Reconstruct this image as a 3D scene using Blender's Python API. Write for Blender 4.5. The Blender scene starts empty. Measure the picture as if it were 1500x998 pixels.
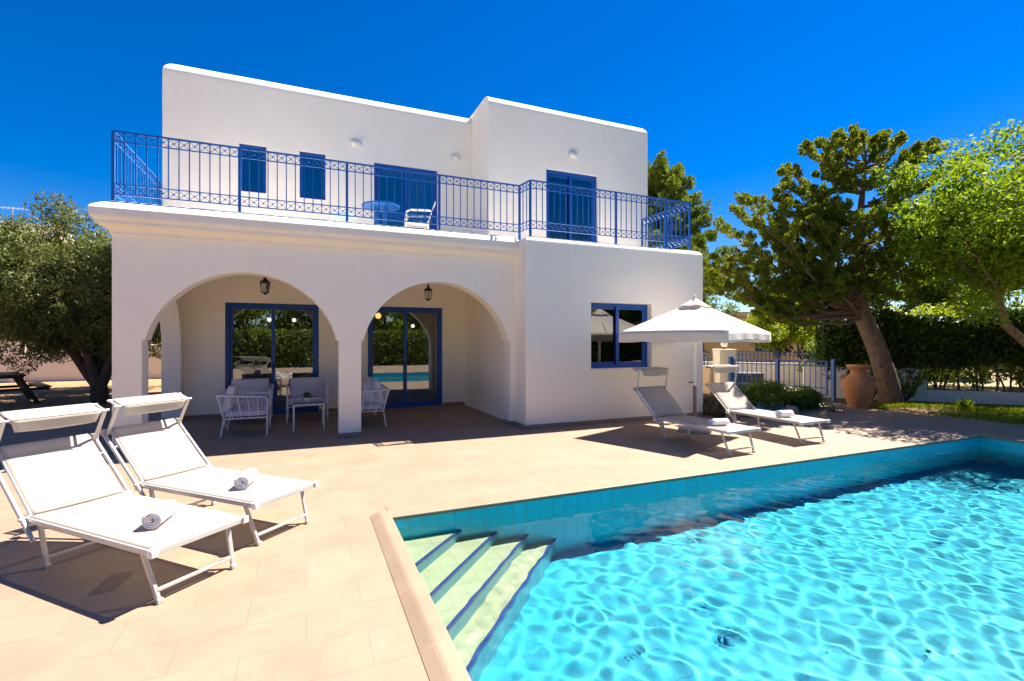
import bpy, math, random
import numpy as np
from mathutils import Vector, Matrix

sc = bpy.context.scene
C = sc.collection
R = math.radians
RNG = np.random.default_rng(7)
random.seed(7)

# ------------------------------------------------------------------ helpers
class MB:
    """collects faces and links them as one mesh object"""
    def __init__(s): s.v = []; s.f = []; s.mi = []
    def add(s, vs, fs, mi=0):
        n = len(s.v); s.v += [tuple(p) for p in vs]
        s.f += [tuple(i + n for i in f) for f in fs]; s.mi += [mi] * len(fs); return s
    def quad(s, a, b, c, d, mi=0): return s.add([a, b, c, d], [(0, 1, 2, 3)], mi)
    def box(s, x0, x1, y0, y1, z0, z1, mi=0):
        v = [(x0,y0,z0),(x1,y0,z0),(x1,y1,z0),(x0,y1,z0),(x0,y0,z1),(x1,y0,z1),(x1,y1,z1),(x0,y1,z1)]
        return s.add(v, [(3,2,1,0),(4,5,6,7),(0,1,5,4),(1,2,6,5),(2,3,7,6),(3,0,4,7)], mi)
    def bar(s, p, q, w, h, up=(0,0,1), mi=0):
        p, q = Vector(p), Vector(q); d = (q - p).normalized(); u = Vector(up)
        if abs(d.dot(u)) > .98: u = Vector((1,0,0))
        a = d.cross(u).normalized() * (w/2); b = a.cross(d).normalized() * (h/2)
        v = [p-a-b, p+a-b, p+a+b, p-a+b, q-a-b, q+a-b, q+a+b, q-a+b]
        return s.add(v, [(0,1,2,3),(7,6,5,4),(1,0,4,5),(2,1,5,6),(3,2,6,7),(0,3,7,4)], mi)
    def tube(s, pts, r, n=8, cap=True, mi=0):
        pts = [Vector(p) for p in pts]; rs = r if isinstance(r, (list, tuple)) else [r]*len(pts)
        rings = []; prev = None; vs = []; fs = []
        for i, p in enumerate(pts):
            if i == 0: d = pts[1]-p
            elif i == len(pts)-1: d = p-pts[i-1]
            else: d = (pts[i+1]-p).normalized() + (p-pts[i-1]).normalized()
            d.normalize()
            if prev is None:
                u = Vector((0,0,1)) if abs(d.z) < .9 else Vector((1,0,0))
                a = d.cross(u).normalized()
            else:
                a = (prev - d*prev.dot(d)).normalized()
            prev = a; b = d.cross(a)
            for k in range(n):
                t = 2*math.pi*k/n; vs.append(p + (a*math.cos(t) + b*math.sin(t))*rs[i])
        for i in range(len(pts)-1):
            for k in range(n):
                k2 = (k+1) % n
                fs.append((i*n+k, i*n+k2, (i+1)*n+k2, (i+1)*n+k))
        if cap:
            fs.append(tuple(range(n-1, -1, -1))); m = (len(pts)-1)*n; fs.append(tuple(m+k for k in range(n)))
        return s.add(vs, fs, mi)
    def lathe(s, prof, n=24, o=(0,0,0), mi=0, cap=True):
        vs = []; fs = []
        for r, z in prof:
            for k in range(n):
                t = 2*math.pi*k/n; vs.append((o[0]+r*math.cos(t), o[1]+r*math.sin(t), o[2]+z))
        for i in range(len(prof)-1):
            for k in range(n):
                k2 = (k+1) % n; fs.append((i*n+k, i*n+k2, (i+1)*n+k2, (i+1)*n+k))
        if cap:
            fs.append(tuple(range(n-1,-1,-1))); m = (len(prof)-1)*n; fs.append(tuple(m+k for k in range(n)))
        return s.add(vs, fs, mi)
    def surf(s, fn, nu, nv, mi=0):
        vs = [fn(i/nu, j/nv) for j in range(nv+1) for i in range(nu+1)]
        w = nu+1
        fs = [(j*w+i, j*w+i+1, (j+1)*w+i+1, (j+1)*w+i) for j in range(nv) for i in range(nu)]
        return s.add(vs, fs, mi)
    def build(s, name, mat, parent=None, smooth=35, bevel=0, solid=0, seg=2, loc=None):
        me = bpy.data.meshes.new(name); me.from_pydata(s.v, [], s.f)
        for m in (mat if isinstance(mat, (list, tuple)) else [mat]): me.materials.append(m)
        if any(s.mi): me.polygons.foreach_set('material_index', s.mi)
        me.update()
        if smooth:
            me.shade_smooth()
            try: me.set_sharp_from_angle(angle=R(smooth))
            except Exception: pass
        o = bpy.data.objects.new(name, me); C.objects.link(o)
        if solid:
            m = o.modifiers.new('solid', 'SOLIDIFY'); m.thickness = solid; m.offset = 0
        if bevel:
            m = o.modifiers.new('bevel', 'BEVEL'); m.width = bevel; m.segments = seg; m.limit_method = 'ANGLE'; m.angle_limit = R(40)
            m.harden_normals = False
        if parent: o.parent = parent
        if loc: o.location = loc
        return o

def tag(o, label=None, cat=None, group=None, kind=None):
    if label: o['label'] = label
    if cat: o['category'] = cat
    if group: o['group'] = group
    if kind: o['kind'] = kind
    return o
def thing(name, label, cat, loc=(0,0,0), rz=0, group=None):
    o = bpy.data.objects.new(name, None); C.objects.link(o); o.empty_display_size = .1
    o.location = loc; o.rotation_euler = (0,0,rz)
    return tag(o, label, cat, group)
def kids(o): return [c for c in list(bpy.data.objects) if c.parent == o]
def dup(root, loc, rz, label=None, group=None):
    def rec(o, par):
        c = o.copy(); C.objects.link(c)
        if par: c.parent = par
        for ch in kids(o): rec(ch, c)
        return c
    r = rec(root, None); r.location = loc; r.rotation_euler = (0,0,rz)
    if label: r['label'] = label
    if group: r['group'] = group
    return r

# ------------------------------------------------------------------ materials
def nmat(name):
    m = bpy.data.materials.new(name); m.use_nodes = True; nt = m.node_tree
    return m, nt, nt.nodes, nt.links, nt.nodes['Principled BSDF']
def mix(nt, fac, a, b, mode='MIX'):
    n = nt.nodes.new('ShaderNodeMix'); n.data_type = 'RGBA'; n.blend_type = mode
    for sock, val in ((n.inputs[0], fac), (n.inputs[6], a), (n.inputs[7], b)):
        if hasattr(val, 'links'): nt.links.new(val, sock)
        elif isinstance(val, (int, float)): sock.default_value = val
        else: sock.default_value = (*val, 1)
    return n.outputs[2]
def noise(nt, scale, detail=4, rough=.55, vec=None, dist=0):
    n = nt.nodes.new('ShaderNodeTexNoise'); n.inputs['Scale'].default_value = scale
    n.inputs['Detail'].default_value = detail; n.inputs['Roughness'].default_value = rough
    n.inputs['Distortion'].default_value = dist
    if vec is not None: nt.links.new(vec, n.inputs['Vector'])
    return n.outputs['Fac']
def ramp(nt, fac, lo, hi, c0=(0,0,0), c1=(1,1,1)):
    n = nt.nodes.new('ShaderNodeValToRGB'); nt.links.new(fac, n.inputs[0])
    n.color_ramp.elements[0].position = lo; n.color_ramp.elements[1].position = hi
    n.color_ramp.elements[0].color = (*c0, 1); n.color_ramp.elements[1].color = (*c1, 1)
    return n.outputs[0]
def wpos(nt):
    return nt.nodes.new('ShaderNodeNewGeometry').outputs['Position']
def opos(nt):
    return nt.nodes.new('ShaderNodeTexCoord').outputs['Object']
def bump(nt, bsdf, h, strength=.3, dist=.01):
    n = nt.nodes.new('ShaderNodeBump'); n.inputs['Strength'].default_value = strength
    n.inputs['Distance'].default_value = dist; nt.links.new(h, n.inputs['Height'])
    nt.links.new(n.outputs[0], bsdf.inputs['Normal'])
def simple(name, col, rough=.5, metal=0, var=.08, scale=12, bmp=0, bscale=200, spec=.5):
    m, nt, N, L, b = nmat(name)
    p = opos(nt)
    f = noise(nt, scale, 5, .6, p)
    c = mix(nt, f, tuple(x*(1-var) for x in col), tuple(min(1, x*(1+var)) for x in col))
    L.new(c, b.inputs['Base Color']); b.inputs['Roughness'].default_value = rough; b.inputs['Metallic'].default_value = metal
    b.inputs['Specular IOR Level'].default_value = spec
    if bmp: bump(nt, b, noise(nt, bscale, 3, .6, p), bmp, .004)
    return m

def plaster_mat(name, col, stain=.1):
    m, nt, N, L, b = nmat(name); p = wpos(nt)
    big = noise(nt, .9, 5, .6, p, .4); med = noise(nt, 6, 6, .7, p)
    c = mix(nt, ramp(nt, big, .3, .75), col, tuple(x*(1-stain*.6) for x in col))
    c = mix(nt, ramp(nt, med, .45, .8), c, tuple(x*(1-stain*.5) for x in col))
    mp = N.new('ShaderNodeMapping'); mp.inputs['Scale'].default_value = (5, 5, .25); L.new(p, mp.inputs['Vector'])
    st = noise(nt, 1.0, 5, .7, mp.outputs[0])
    c = mix(nt, ramp(nt, st, .58, .82, (0,0,0), (.5,.5,.5)), c, tuple(x*(1-stain*1.6)*y for x, y in zip(col, (1,.97,.92))))
    L.new(c, b.inputs['Base Color']); b.inputs['Roughness'].default_value = .92; b.inputs['Specular IOR Level'].default_value = .2
    a = N.new('ShaderNodeMath'); a.operation = 'ADD'
    L.new(noise(nt, 5, 3, .5, p), a.inputs[0]); L.new(noise(nt, 90, 3, .6, p), a.inputs[1])
    bump(nt, b, a.outputs[0], .22, .012)
    return m

def tile_mat(name, c1, c2, grout, sx, sy, mortar=.004, rough=.6, axes='XY', offset=.5, mott=.2, bmp=.25, spec=.4):
    m, nt, N, L, b = nmat(name); p = wpos(nt)
    sep = N.new('ShaderNodeSeparateXYZ'); L.new(p, sep.inputs[0]); com = N.new('ShaderNodeCombineXYZ')
    if axes == 'WALL':     # horizontal run = x + y, vertical = z
        a = N.new('ShaderNodeMath'); a.operation = 'ADD'; L.new(sep.outputs[0], a.inputs[0]); L.new(sep.outputs[1], a.inputs[1])
        L.new(a.outputs[0], com.inputs[0]); L.new(sep.outputs[2], com.inputs[1])
    else:
        L.new(sep.outputs[0], com.inputs[0]); L.new(sep.outputs[1], com.inputs[1])
    br = N.new('ShaderNodeTexBrick'); L.new(com.outputs[0], br.inputs['Vector'])
    br.offset = offset; br.inputs['Scale'].default_value = 1.0; br.inputs['Brick Width'].default_value = sx
    br.inputs['Row Height'].default_value = sy; br.inputs['Mortar Size'].default_value = mortar
    br.inputs['Mortar Smooth'].default_value = .3; br.inputs['Bias'].default_value = 0
    br.inputs['Color1'].default_value = (*c1, 1); br.inputs['Color2'].default_value = (*c2, 1); br.inputs['Mortar'].default_value = (*grout, 1)
    n1 = noise(nt, 2.2, 7, .65, p, .8); n2 = noise(nt, 24, 5, .7, p)
    c = mix(nt, ramp(nt, n1, .3, .72, (1-mott,)*3, (1,)*3), (0,0,0), br.outputs['Color'])
    c = mix(nt, mott*.9, c, mix(nt, n2, tuple(x*.72 for x in c1), tuple(min(1, x*1.12) for x in c2)))
    L.new(c, b.inputs['Base Color']); b.inputs['Roughness'].default_value = rough; b.inputs['Specular IOR Level'].default_value = spec
    h = N.new('ShaderNodeMath'); h.operation = 'MULTIPLY_ADD'; L.new(n2, h.inputs[0]); h.inputs[1].default_value = .25
    inv = N.new('ShaderNodeMath'); inv.operation = 'SUBTRACT'; inv.inputs[0].default_value = 1; L.new(br.outputs['Fac'], inv.inputs[1])
    L.new(inv.outputs[0], h.inputs[2]); bump(nt, b, h.outputs[0], bmp, .004)
    return m

def leaf_mat(name, c0, c1, c2, trans=.35, rough=.5):
    m, nt, N, L, b = nmat(name)
    g = N.new('ShaderNodeNewGeometry'); p = opos(nt)
    cl = noise(nt, .9, 3, .5, p)
    c = mix(nt, g.outputs['Random Per Island'], c0, c1)
    c = mix(nt, ramp(nt, cl, .42, .68), c, c2)
    L.new(c, b.inputs['Base Color']); b.inputs['Roughness'].default_value = rough; b.inputs['Specular IOR Level'].default_value = .2
    t = N.new('ShaderNodeBsdfTranslucent'); L.new(mix(nt, 1.0, c, (1.0, 1.0, .55), 'MULTIPLY'), t.inputs[0])
    ms = N.new('ShaderNodeMixShader'); ms.inputs[0].default_value = trans
    L.new(b.outputs[0], ms.inputs[1]); L.new(t.outputs[0], ms.inputs[2]); L.new(ms.outputs[0], N['Material Output'].inputs[0])
    return m

def glass_mat(name, tint=(.8,.86,.86), ior=2.4):
    m, nt, N, L, b = nmat(name); N.remove(b)
    tr = N.new('ShaderNodeBsdfTransparent'); tr.inputs[0].default_value = (*tint, 1)
    gl = N.new('ShaderNodeBsdfGlossy'); gl.inputs['Roughness'].default_value = 0.0; gl.inputs[0].default_value = (.95,.97,1,1)
    fr = N.new('ShaderNodeFresnel'); fr.inputs[0].default_value = ior
    ms = N.new('ShaderNodeMixShader'); L.new(fr.outputs[0], ms.inputs[0]); L.new(tr.outputs[0], ms.inputs[1]); L.new(gl.outputs[0], ms.inputs[2])
    L.new(ms.outputs[0], N['Material Output'].inputs[0]); return m

def emit_mat(name, col, s):
    m, nt, N, L, b = nmat(name); b.inputs['Base Color'].default_value = (.9,.9,.85,1)
    b.inputs['Emission Color'].default_value = (*col, 1); b.inputs['Emission Strength'].default_value = s; return m

def bark_mat(name, c0, c1, sc_=9):
    m, nt, N, L, b = nmat(name); p = opos(nt)
    mp = N.new('ShaderNodeMapping'); mp.inputs['Scale'].default_value = (1.6, 1.6, .5); L.new(p, mp.inputs['Vector'])
    f = noise(nt, sc_, 8, .7, mp.outputs[0], .6)
    L.new(mix(nt, ramp(nt, f, .3, .7), c0, c1), b.inputs['Base Color']); b.inputs['Roughness'].default_value = .95
    b.inputs['Specular IOR Level'].default_value = .1
    bump(nt, b, f, .9, .03); return m

def ground_mat(name, c0, c1, c2, s=1.2):
    m, nt, N, L, b = nmat(name); p = wpos(nt)
    c = mix(nt, ramp(nt, noise(nt, s, 6, .65, p, .5), .35, .65), c0, c1)
    c = mix(nt, ramp(nt, noise(nt, s*9, 5, .7, p), .5, .7), c, c2)
    L.new(c, b.inputs['Base Color']); b.inputs['Roughness'].default_value = 1; b.inputs['Specular IOR Level'].default_value = .1
    bump(nt, b, noise(nt, 40, 5, .7, p), .6, .03); return m

M = {}
M['plaster'] = plaster_mat('plaster', (.945,.885,.775), .09)
M['plaster_cornice'] = plaster_mat('plaster_cornice', (.91,.855,.755), .2)
M['plaster_far'] = plaster_mat('plaster_far', (.74,.66,.55))
M['plaster_beige'] = plaster_mat('plaster_beige', (.55,.40,.24))
M['plaster_fence'] = plaster_mat('plaster_fence', (.80,.73,.64), .2)
M['deck'] = tile_mat('deck', (.325,.228,.158), (.298,.208,.143), (.225,.155,.103), .62, .31, .003, .62, mott=.28, bmp=.15)
M['coping'] = tile_mat('coping', (.315,.228,.158), (.29,.208,.142), (.40,.27,.16), 5.0, .62, .004, .55, offset=0, mott=.25)
M['skirting'] = simple('skirting', (.30,.225,.16), .6, var=.15, scale=6)
M['blue'] = simple('blue_paint', (.005,.070,.34), .32, var=.06, spec=.5)
M['blue_dark'] = simple('dark_pane_backing', (.003,.022,.13), .4, var=.08)  # navy colour standing in for the dark interior of the upper windows
M['blue_rail'] = simple('blue_rail_paint', (.007,.115,.42), .35, var=.08)
M['blue_gate'] = simple('blue_gate_paint', (.006,.062,.24), .4, var=.1)
M['glass'] = glass_mat('window_glass')
M['glass_top'] = glass_mat('table_glass', (.82,.86,.88), 1.5)
M['white_metal'] = simple('white_metal', (.80,.78,.76), .35, var=.03)
M['alu'] = simple('worn_white_aluminium', (.52,.50,.48), .32, metal=.3, var=.05)
M['plastic_grey'] = simple('grey_plastic', (.34,.33,.33), .45)
M['cushion'] = simple('cushion_fabric', (.62,.60,.66), .95, var=.05, scale=5, bmp=.35, bscale=320, spec=.1)
M['towel'] = simple('towel_terry', (.84,.81,.86), 1.0, var=.03, scale=30, bmp=.8, bscale=420, spec=.05)
M['wood_dark'] = simple('dark_wood', (.03,.022,.018), .55, var=.3, scale=5)
M['wood'] = simple('warm_wood', (.26,.15,.07), .5, var=.2, scale=6)
M['iron'] = simple('lantern_iron', (.05,.045,.04), .5, metal=.6)
M['concrete'] = simple('umbrella_base_concrete', (.42,.40,.38), .85, var=.15)
M['umbrella'] = simple('umbrella_cloth', (.80,.83,.79), .95, var=.02, scale=3, bmp=.15, bscale=260, spec=.05)
def cloth_mat():
    m, nt, N, L, b = nmat('umbrella_canvas'); p = opos(nt)
    c = mix(nt, noise(nt, 3, 4, .6, p), (.83,.79,.74), (.88,.85,.80)); L.new(c, b.inputs['Base Color'])
    b.inputs['Roughness'].default_value = .95; b.inputs['Specular IOR Level'].default_value = .05; bump(nt, b, noise(nt, 260, 2, .5, p), .2, .003)
    t = N.new('ShaderNodeBsdfTranslucent'); t.inputs[0].default_value = (.85,.78,.68,1)
    ms = N.new('ShaderNodeMixShader'); ms.inputs[0].default_value = .4
    L.new(b.outputs[0], ms.inputs[1]); L.new(t.outputs[0], ms.inputs[2]); L.new(ms.outputs[0], N['Material Output'].inputs[0]); return m
M['umbrella'] = cloth_mat()
M['pole_white'] = simple('white_pole', (.80,.77,.72), .4, var=.03)
M['pole_wood'] = simple('brown_pole', (.25,.16,.10), .5, var=.15)
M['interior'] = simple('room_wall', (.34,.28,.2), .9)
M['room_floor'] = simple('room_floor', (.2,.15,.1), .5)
M['curtain'] = simple('curtain_cloth', (.55,.52,.48), .95)
M['lamp'] = emit_mat('lamp_glow', (1,.9,.75), 1.2)
M['lamp_warm'] = emit_mat('lamp_warm', (1,.42,.1), .9)
M['lens'] = simple('lamp_lens', (.72,.68,.6), .25)
M['blue_cloth'] = simple('blue_cloth', (.10,.30,.62), .95, var=.12, scale=8, bmp=.4)
M['bark_pine'] = bark_mat('bark_pine', (.085,.055,.04), (.27,.18,.125))
M['bark_olive'] = bark_mat('bark_olive', (.05,.035,.025), (.13,.095,.07))
M['bark_light'] = bark_mat('bark_light', (.12,.08,.05), (.30,.21,.14))
M['stone'] = simple('garden_stone', (.42,.31,.22), .9, var=.35, scale=7, bmp=.8, bscale=14)
M['dirt'] = ground_mat('dirt', (.30,.175,.09), (.40,.25,.13), (.2,.12,.06))
M['garden_soil'] = ground_mat('garden_soil', (.17,.105,.06), (.26,.165,.09), (.10,.09,.03), 2)
M['far_ground'] = ground_mat('far_ground', (.38,.29,.18), (.32,.26,.14), (.25,.2,.1), .2)  # tone raised so the ground bounces more light onto the facade
M['asphalt'] = ground_mat('asphalt', (.10,.095,.09), (.13,.12,.11), (.08,.075,.07), 1)
M['path'] = ground_mat('path_concrete', (.50,.40,.31), (.44,.35,.27), (.38,.3,.22), 1)
M['grass'] = leaf_mat('grass_blades', (.17,.24,.015), (.30,.34,.025), (.2,.24,.015), .4)
M['olive_leaf'] = leaf_mat('olive_leaf', (.11,.135,.035), (.21,.225,.085), (.09,.115,.025), .34, .42)
M['pine_leaf'] = leaf_mat('conifer_needles', (.11,.165,.014), (.25,.28,.028), (.17,.20,.016), .45, .55)
M['pine_far'] = leaf_mat('pine_needles', (.10,.16,.02), (.2,.25,.03), (.14,.18,.02), .38, .55)
M['lime_leaf'] = leaf_mat('bright_leaf', (.13,.235,.012), (.30,.38,.02), (.19,.28,.014), .5, .62)
M['hedge_leaf'] = leaf_mat('hedge_leaf', (.025,.05,.008), (.06,.10,.014), (.035,.06,.008), .25, .45)
M['bush_leaf'] = leaf_mat('bush_leaf', (.10,.17,.014), (.21,.28,.025), (.09,.14,.012), .42, .5)
M['yellow_leaf'] = leaf_mat('sunny_leaf', (.2,.28,.014), (.36,.40,.022), (.26,.33,.016), .5, .5)
M['dry_leaf'] = leaf_mat('dry_leaf', (.2,.16,.08), (.33,.28,.15), (.14,.13,.05), .3, .6)
M['succulent'] = leaf_mat('succulent_leaf', (.06,.14,.03), (.12,.22,.06), (.08,.16,.03), .2, .4)
M['hedge_core'] = simple('hedge_dark_fill', (.02,.022,.008), 1.0, var=.4, scale=12)  # near-black fill of the solid added inside the hedges

# pool materials
M['pool_wall'] = tile_mat('pool_wall_tile', (.015,.56,.68), (.03,.61,.73), (.12,.38,.28), .149, .149, .0045, .25, 'WALL', 0, .2, .2, .5)
M['pool_floor'] = tile_mat('pool_floor_tile', (.014,.30,.415), (.020,.335,.455), (.014,.25,.33), .149, .149, .004, .3, 'XY', 0, .12, .1, .4)
M['tread'] = tile_mat('pool_tread_tile', (.30,.33,.20), (.34,.37,.23), (.21,.26,.16), .149, .149, .004, .35, 'XY', 0, .22, .1, .4)
M['riser'] = tile_mat('pool_riser_tile', (.06,.37,.45), (.09,.41,.48), (.2,.45,.35), .149, .149, .004, .3, 'WALL', 0, .15, .1, .4)
M['nosing'] = simple('navy_nosing_tile', (.006,.035,.15), .3, var=.15, scale=20)
def water_mat():
    m, nt, N, L, b = nmat('pool_water'); N.remove(b)
    g = N.new('ShaderNodeBsdfGlass'); g.inputs['IOR'].default_value = 1.33; g.inputs['Roughness'].default_value = 0
    g.inputs[0].default_value = (.93,.99,1,1)
    L.new(g.outputs[0], N['Material Output'].inputs[0]); return m
M['water'] = water_mat()

# terracotta
def terracotta():
    m, nt, N, L, b = nmat('terracotta'); p = opos(nt)
    sep = N.new('ShaderNodeSeparateXYZ'); L.new(p, sep.inputs[0])
    f = noise(nt, 4, 7, .7, p, .7)
    c = mix(nt, ramp(nt, f, .35, .65), (.40,.145,.05), (.46,.215,.10))
    c = mix(nt, ramp(nt, noise(nt, 9, 6, .7, p), .55, .8), c, (.45,.30,.18))
    L.new(c, b.inputs['Base Color']); b.inputs['Roughness'].default_value = .9; b.inputs['Specular IOR Level'].default_value = .15
    bump(nt, b, noise(nt, 25, 5, .7, p), .4, .01); return m
M['terracotta'] = terracotta()

def sling_mat():
    m, nt, N, L, b = nmat('sling_mesh_fabric'); p = opos(nt)
    c = mix(nt, noise(nt, 4, 4, .6, p), (.54,.495,.44), (.59,.545,.49))
    L.new(c, b.inputs['Base Color']); b.inputs['Roughness'].default_value = .85; b.inputs['Specular IOR Level'].default_value = .15
    bump(nt, b, noise(nt, 500, 2, .5, p), .25, .002)
    t = N.new('ShaderNodeBsdfTranslucent'); L.new(c, t.inputs[0])
    ms = N.new('ShaderNodeMixShader'); ms.inputs[0].default_value = .30
    L.new(b.outputs[0], ms.inputs[1]); L.new(t.outputs[0], ms.inputs[2])
    h = N.new('ShaderNodeBsdfTransparent'); h2 = N.new('ShaderNodeMixShader'); h2.inputs[0].default_value = .20      # open weave
    L.new(ms.outputs[0], h2.inputs[1]); L.new(h.outputs[0], h2.inputs[2]); L.new(h2.outputs[0], N['Material Output'].inputs[0]); return m
M['sling'] = sling_mat()

# ------------------------------------------------------------------ foliage
def unit(n):
    v = RNG.normal(size=(n,3)); return v/np.linalg.norm(v, axis=1, keepdims=True)
def leaf_object(name, P, L, W, mat, parent=None, D=None, spread=1.0, Nrm=None, loc=None):
    """diamond leaves at P; D = preferred long-axis direction (per leaf), Nrm = preferred normal"""
    P = np.asarray(P, float); n = len(P)
    t = unit(n)
    if D is not None: t = D + t*spread
    t /= np.linalg.norm(t, axis=1, keepdims=True)
    q = unit(n)
    if Nrm is not None: q = Nrm + q*.8
    b = np.cross(t, q); b /= np.maximum(np.linalg.norm(b, axis=1, keepdims=True), 1e-6)
    nn = np.cross(b, t)
    l = L*RNG.uniform(.65, 1.3, (n,1)); w = W*RNG.uniform(.7, 1.25, (n,1))
    V = np.stack([P - t*l*.5, P + b*w*.5 + nn*w*.12, P + t*l*.5, P - b*w*.5 + nn*w*.12], 1).reshape(-1, 3)
    me = bpy.data.meshes.new(name)
    me.vertices.add(4*n); me.vertices.foreach_set('co', V.astype(np.float32).ravel())
    me.loops.add(4*n); me.loops.foreach_set('vertex_index', np.arange(4*n, dtype=np.int32))
    me.polygons.add(n); me.polygons.foreach_set('loop_start', np.arange(0, 4*n, 4, dtype=np.int32))
    me.polygons.foreach_set('loop_total', np.full(n, 4, dtype=np.int32))
    me.materials.append(mat); me.update(calc_edges=True)
    o = bpy.data.objects.new(name, me); C.objects.link(o)
    if parent: o.parent = parent
    if loc: o.location = loc
    return o
def clump_points(centers, radii, per, flat=.8):
    """leaf points in shells of many clumps; returns points and outward directions"""
    P = []; O = []
    for c, r in zip(centers, radii):
        n = max(6, int(per*(r**2)/.16)); u = unit(n); rr = r*RNG.uniform(.35, 1.05, (n,1))**.6
        d = u*rr; d[:,2] *= flat
        P.append(np.asarray(c) + d); O.append(u)
    return np.concatenate(P), np.concatenate(O)
def ellipsoid_clumps(n, c, rad, rmin, rmax, shell=.55, zmin=None):
    cs = []; rs = []
    while len(cs) < n:
        u = unit(1)[0]; k = RNG.uniform(shell, 1.0)
        k *= 1 + .14*math.sin(u[0]*4.1+1)*math.cos(u[1]*5.3) + RNG.normal(0, .04); k = min(k, 1.08)
        p = np.asarray(c) + u*k*np.asarray(rad)
        if zmin is not None and p[2] < zmin: continue
        cs.append(p); rs.append(RNG.uniform(rmin, rmax))
    return cs, rs
def curve(p, q, n=6, sag=0.0, jit=.05):
    p, q = Vector(p), Vector(q); L = (q-p).length; out = []
    for i in range(n+1):
        t = i/n; v = p.lerp(q, t); v.z += sag*4*t*(1-t)
        if 0 < i < n: v += Vector(RNG.normal(0, jit*L*.35, 3))
        out.append(v)
    return out

# ------------------------------------------------------------------ world, sun, camera
SUN = Vector((.62, .14, 1.0)).normalized()
EL = math.asin(SUN.z)
w = bpy.data.worlds.new("World"); sc.world = w; w.use_nodes = True
nt = w.node_tree
sky = nt.nodes.new('ShaderNodeTexSky'); sky.sky_type = 'NISHITA'; sky.sun_disc = False
sky.sun_elevation = EL; sky.sun_rotation = math.atan2(SUN.x, SUN.y)
sky.altitude = 500; sky.air_density = 1.0; sky.dust_density = 0.35; sky.ozone_density = 4
hs = nt.nodes.new('ShaderNodeHueSaturation'); hs.inputs['Saturation'].default_value = 1.52; hs.inputs['Hue'].default_value = .514
hs.inputs['Value'].default_value = 1.0
nt.links.new(sky.outputs[0], hs.inputs['Color'])
bg = nt.nodes['Background']; nt.links.new(hs.outputs[0], bg.inputs[0]); bg.inputs[1].default_value = .040
sd = bpy.data.lights.new('sun', 'SUN'); sd.energy = 4.2; sd.angle = R(.5); sd.color = (1, .92, .81)
so = bpy.data.objects.new('sun', sd); C.objects.link(so); so.location = (20, 10, 40)
so.rotation_euler = SUN.to_track_quat('Z', 'Y').to_euler()
sd.cycles.is_caustics_light = True
cam = bpy.data.cameras.new('camera'); co = bpy.data.objects.new('camera', cam); C.objects.link(co); sc.camera = co
co.location = (0, 0, 1.6); co.rotation_euler = (math.pi/2, 0, -math.atan2(.389, .921))
cam.lens = 17.136; cam.sensor_width = 36; cam.clip_end = 4000; cam.clip_start = .05
sc.view_settings.view_transform = 'Standard'; sc.view_settings.look = 'None'
sc.view_settings.exposure = 2.0; sc.view_settings.gamma = 1; sc.view_settings.use_curve_mapping = False
sc.cycles.use_denoising = True
sc.cycles.caustics_refractive = True; sc.cycles.caustics_reflective = False
sc.cycles.max_bounces = 12; sc.cycles.transparent_max_bounces = 24; sc.cycles.diffuse_bounces = 9
sc.cycles.glossy_bounces = 5; sc.cycles.transmission_bounces = 8; sc.cycles.sample_clamp_indirect = 8

# ------------------------------------------------------------------ ground, terrace
PX0, PX1, PY0, PY1 = .70, 10.5, -1.0, 4.5            # pool opening
def ring(mb, x0, x1, y0, y1, hx0, hx1, hy0, hy1, z):
    mb.quad((x0,y0,z),(x1,y0,z),(x1,hy0,z),(x0,hy0,z)); mb.quad((x0,hy1,z),(x1,hy1,z),(x1,y1,z),(x0,y1,z))
    mb.quad((x0,hy0,z),(hx0,hy0,z),(hx0,hy1,z),(x0,hy1,z)); mb.quad((hx1,hy0,z),(x1,hy0,z),(x1,hy1,z),(hx1,hy1,z))
g = MB(); ring(g, -1500, 1500, -1500, 1500, PX0-.3, PX1+.3, PY0-.3, PY1+.3, -.045)
tag(g.build('ground', M['far_ground'], smooth=0), kind='structure')
# terrace paving, its right edge a gentle curve along the planting bed
d = MB()
d.quad((-20,-12,0),(.535,-12,0),(.535,4.56,0),(-20,4.56,0))  # stretch behind the camera lengthened to bounce light onto the facade
d.quad((.535,-12,0),(12.6,-12,0),(12.6,PY0,0),(.535,PY0,0))
d.quad((-20,4.56,0),(.535,4.56,0),(.535,14.6,0),(-20,14.6,0))
d.quad((.535,4.79,0),(7.9,4.79,0),(7.9,12,0),(.535,12,0)); d.quad((.535,4.56,0),(.699,4.56,0),(.699,4.79,0),(.535,4.79,0))
d.quad((10.79,PY0,0),(12.6,PY0,0),(12.6,4.79,0),(10.79,4.79,0))
edge = [(12.6,4.79),(12.5,5.6),(12.38,6.5),(12.2,7.2),(11.9,7.75),(11.4,8.0),(10.6,7.85),(9.6,7.45),(8.6,7.35),(7.9,7.6)]
d.add([(x,y,0) for x,y in [(7.9,4.79)]+edge], [tuple(range(len(edge)+1))])
tag(d.build('terrace', M['deck'], smooth=0), kind='structure')
p_ = MB(); p_.add([(x,y,-.02) for x,y in [(11.2,7.6),(12.2,7.1),(12.6,8.35),(12.9,10.4),(11.5,11.0),(10.7,8.4)]], [(0,1,2,3,4,5)])
tag(p_.build('path', M['path'], smooth=0), kind='structure')
gb = MB()
gb.add([(x,y,-.03) for x,y in [(12.0,7.3),(12.62,4.0),(12.62,-7),(24,-7),(24,1),(14.2,10.4),(12.7,9.0)]], [(0,1,2,3,4,5,6)])
gb.add([(x,y,-.03) for x,y in [(7.8,7.3),(9.6,7.3),(11.2,7.8),(11.3,9.6),(10.9,12),(7.8,16)]], [(0,1,2,3,4,5)])
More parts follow.
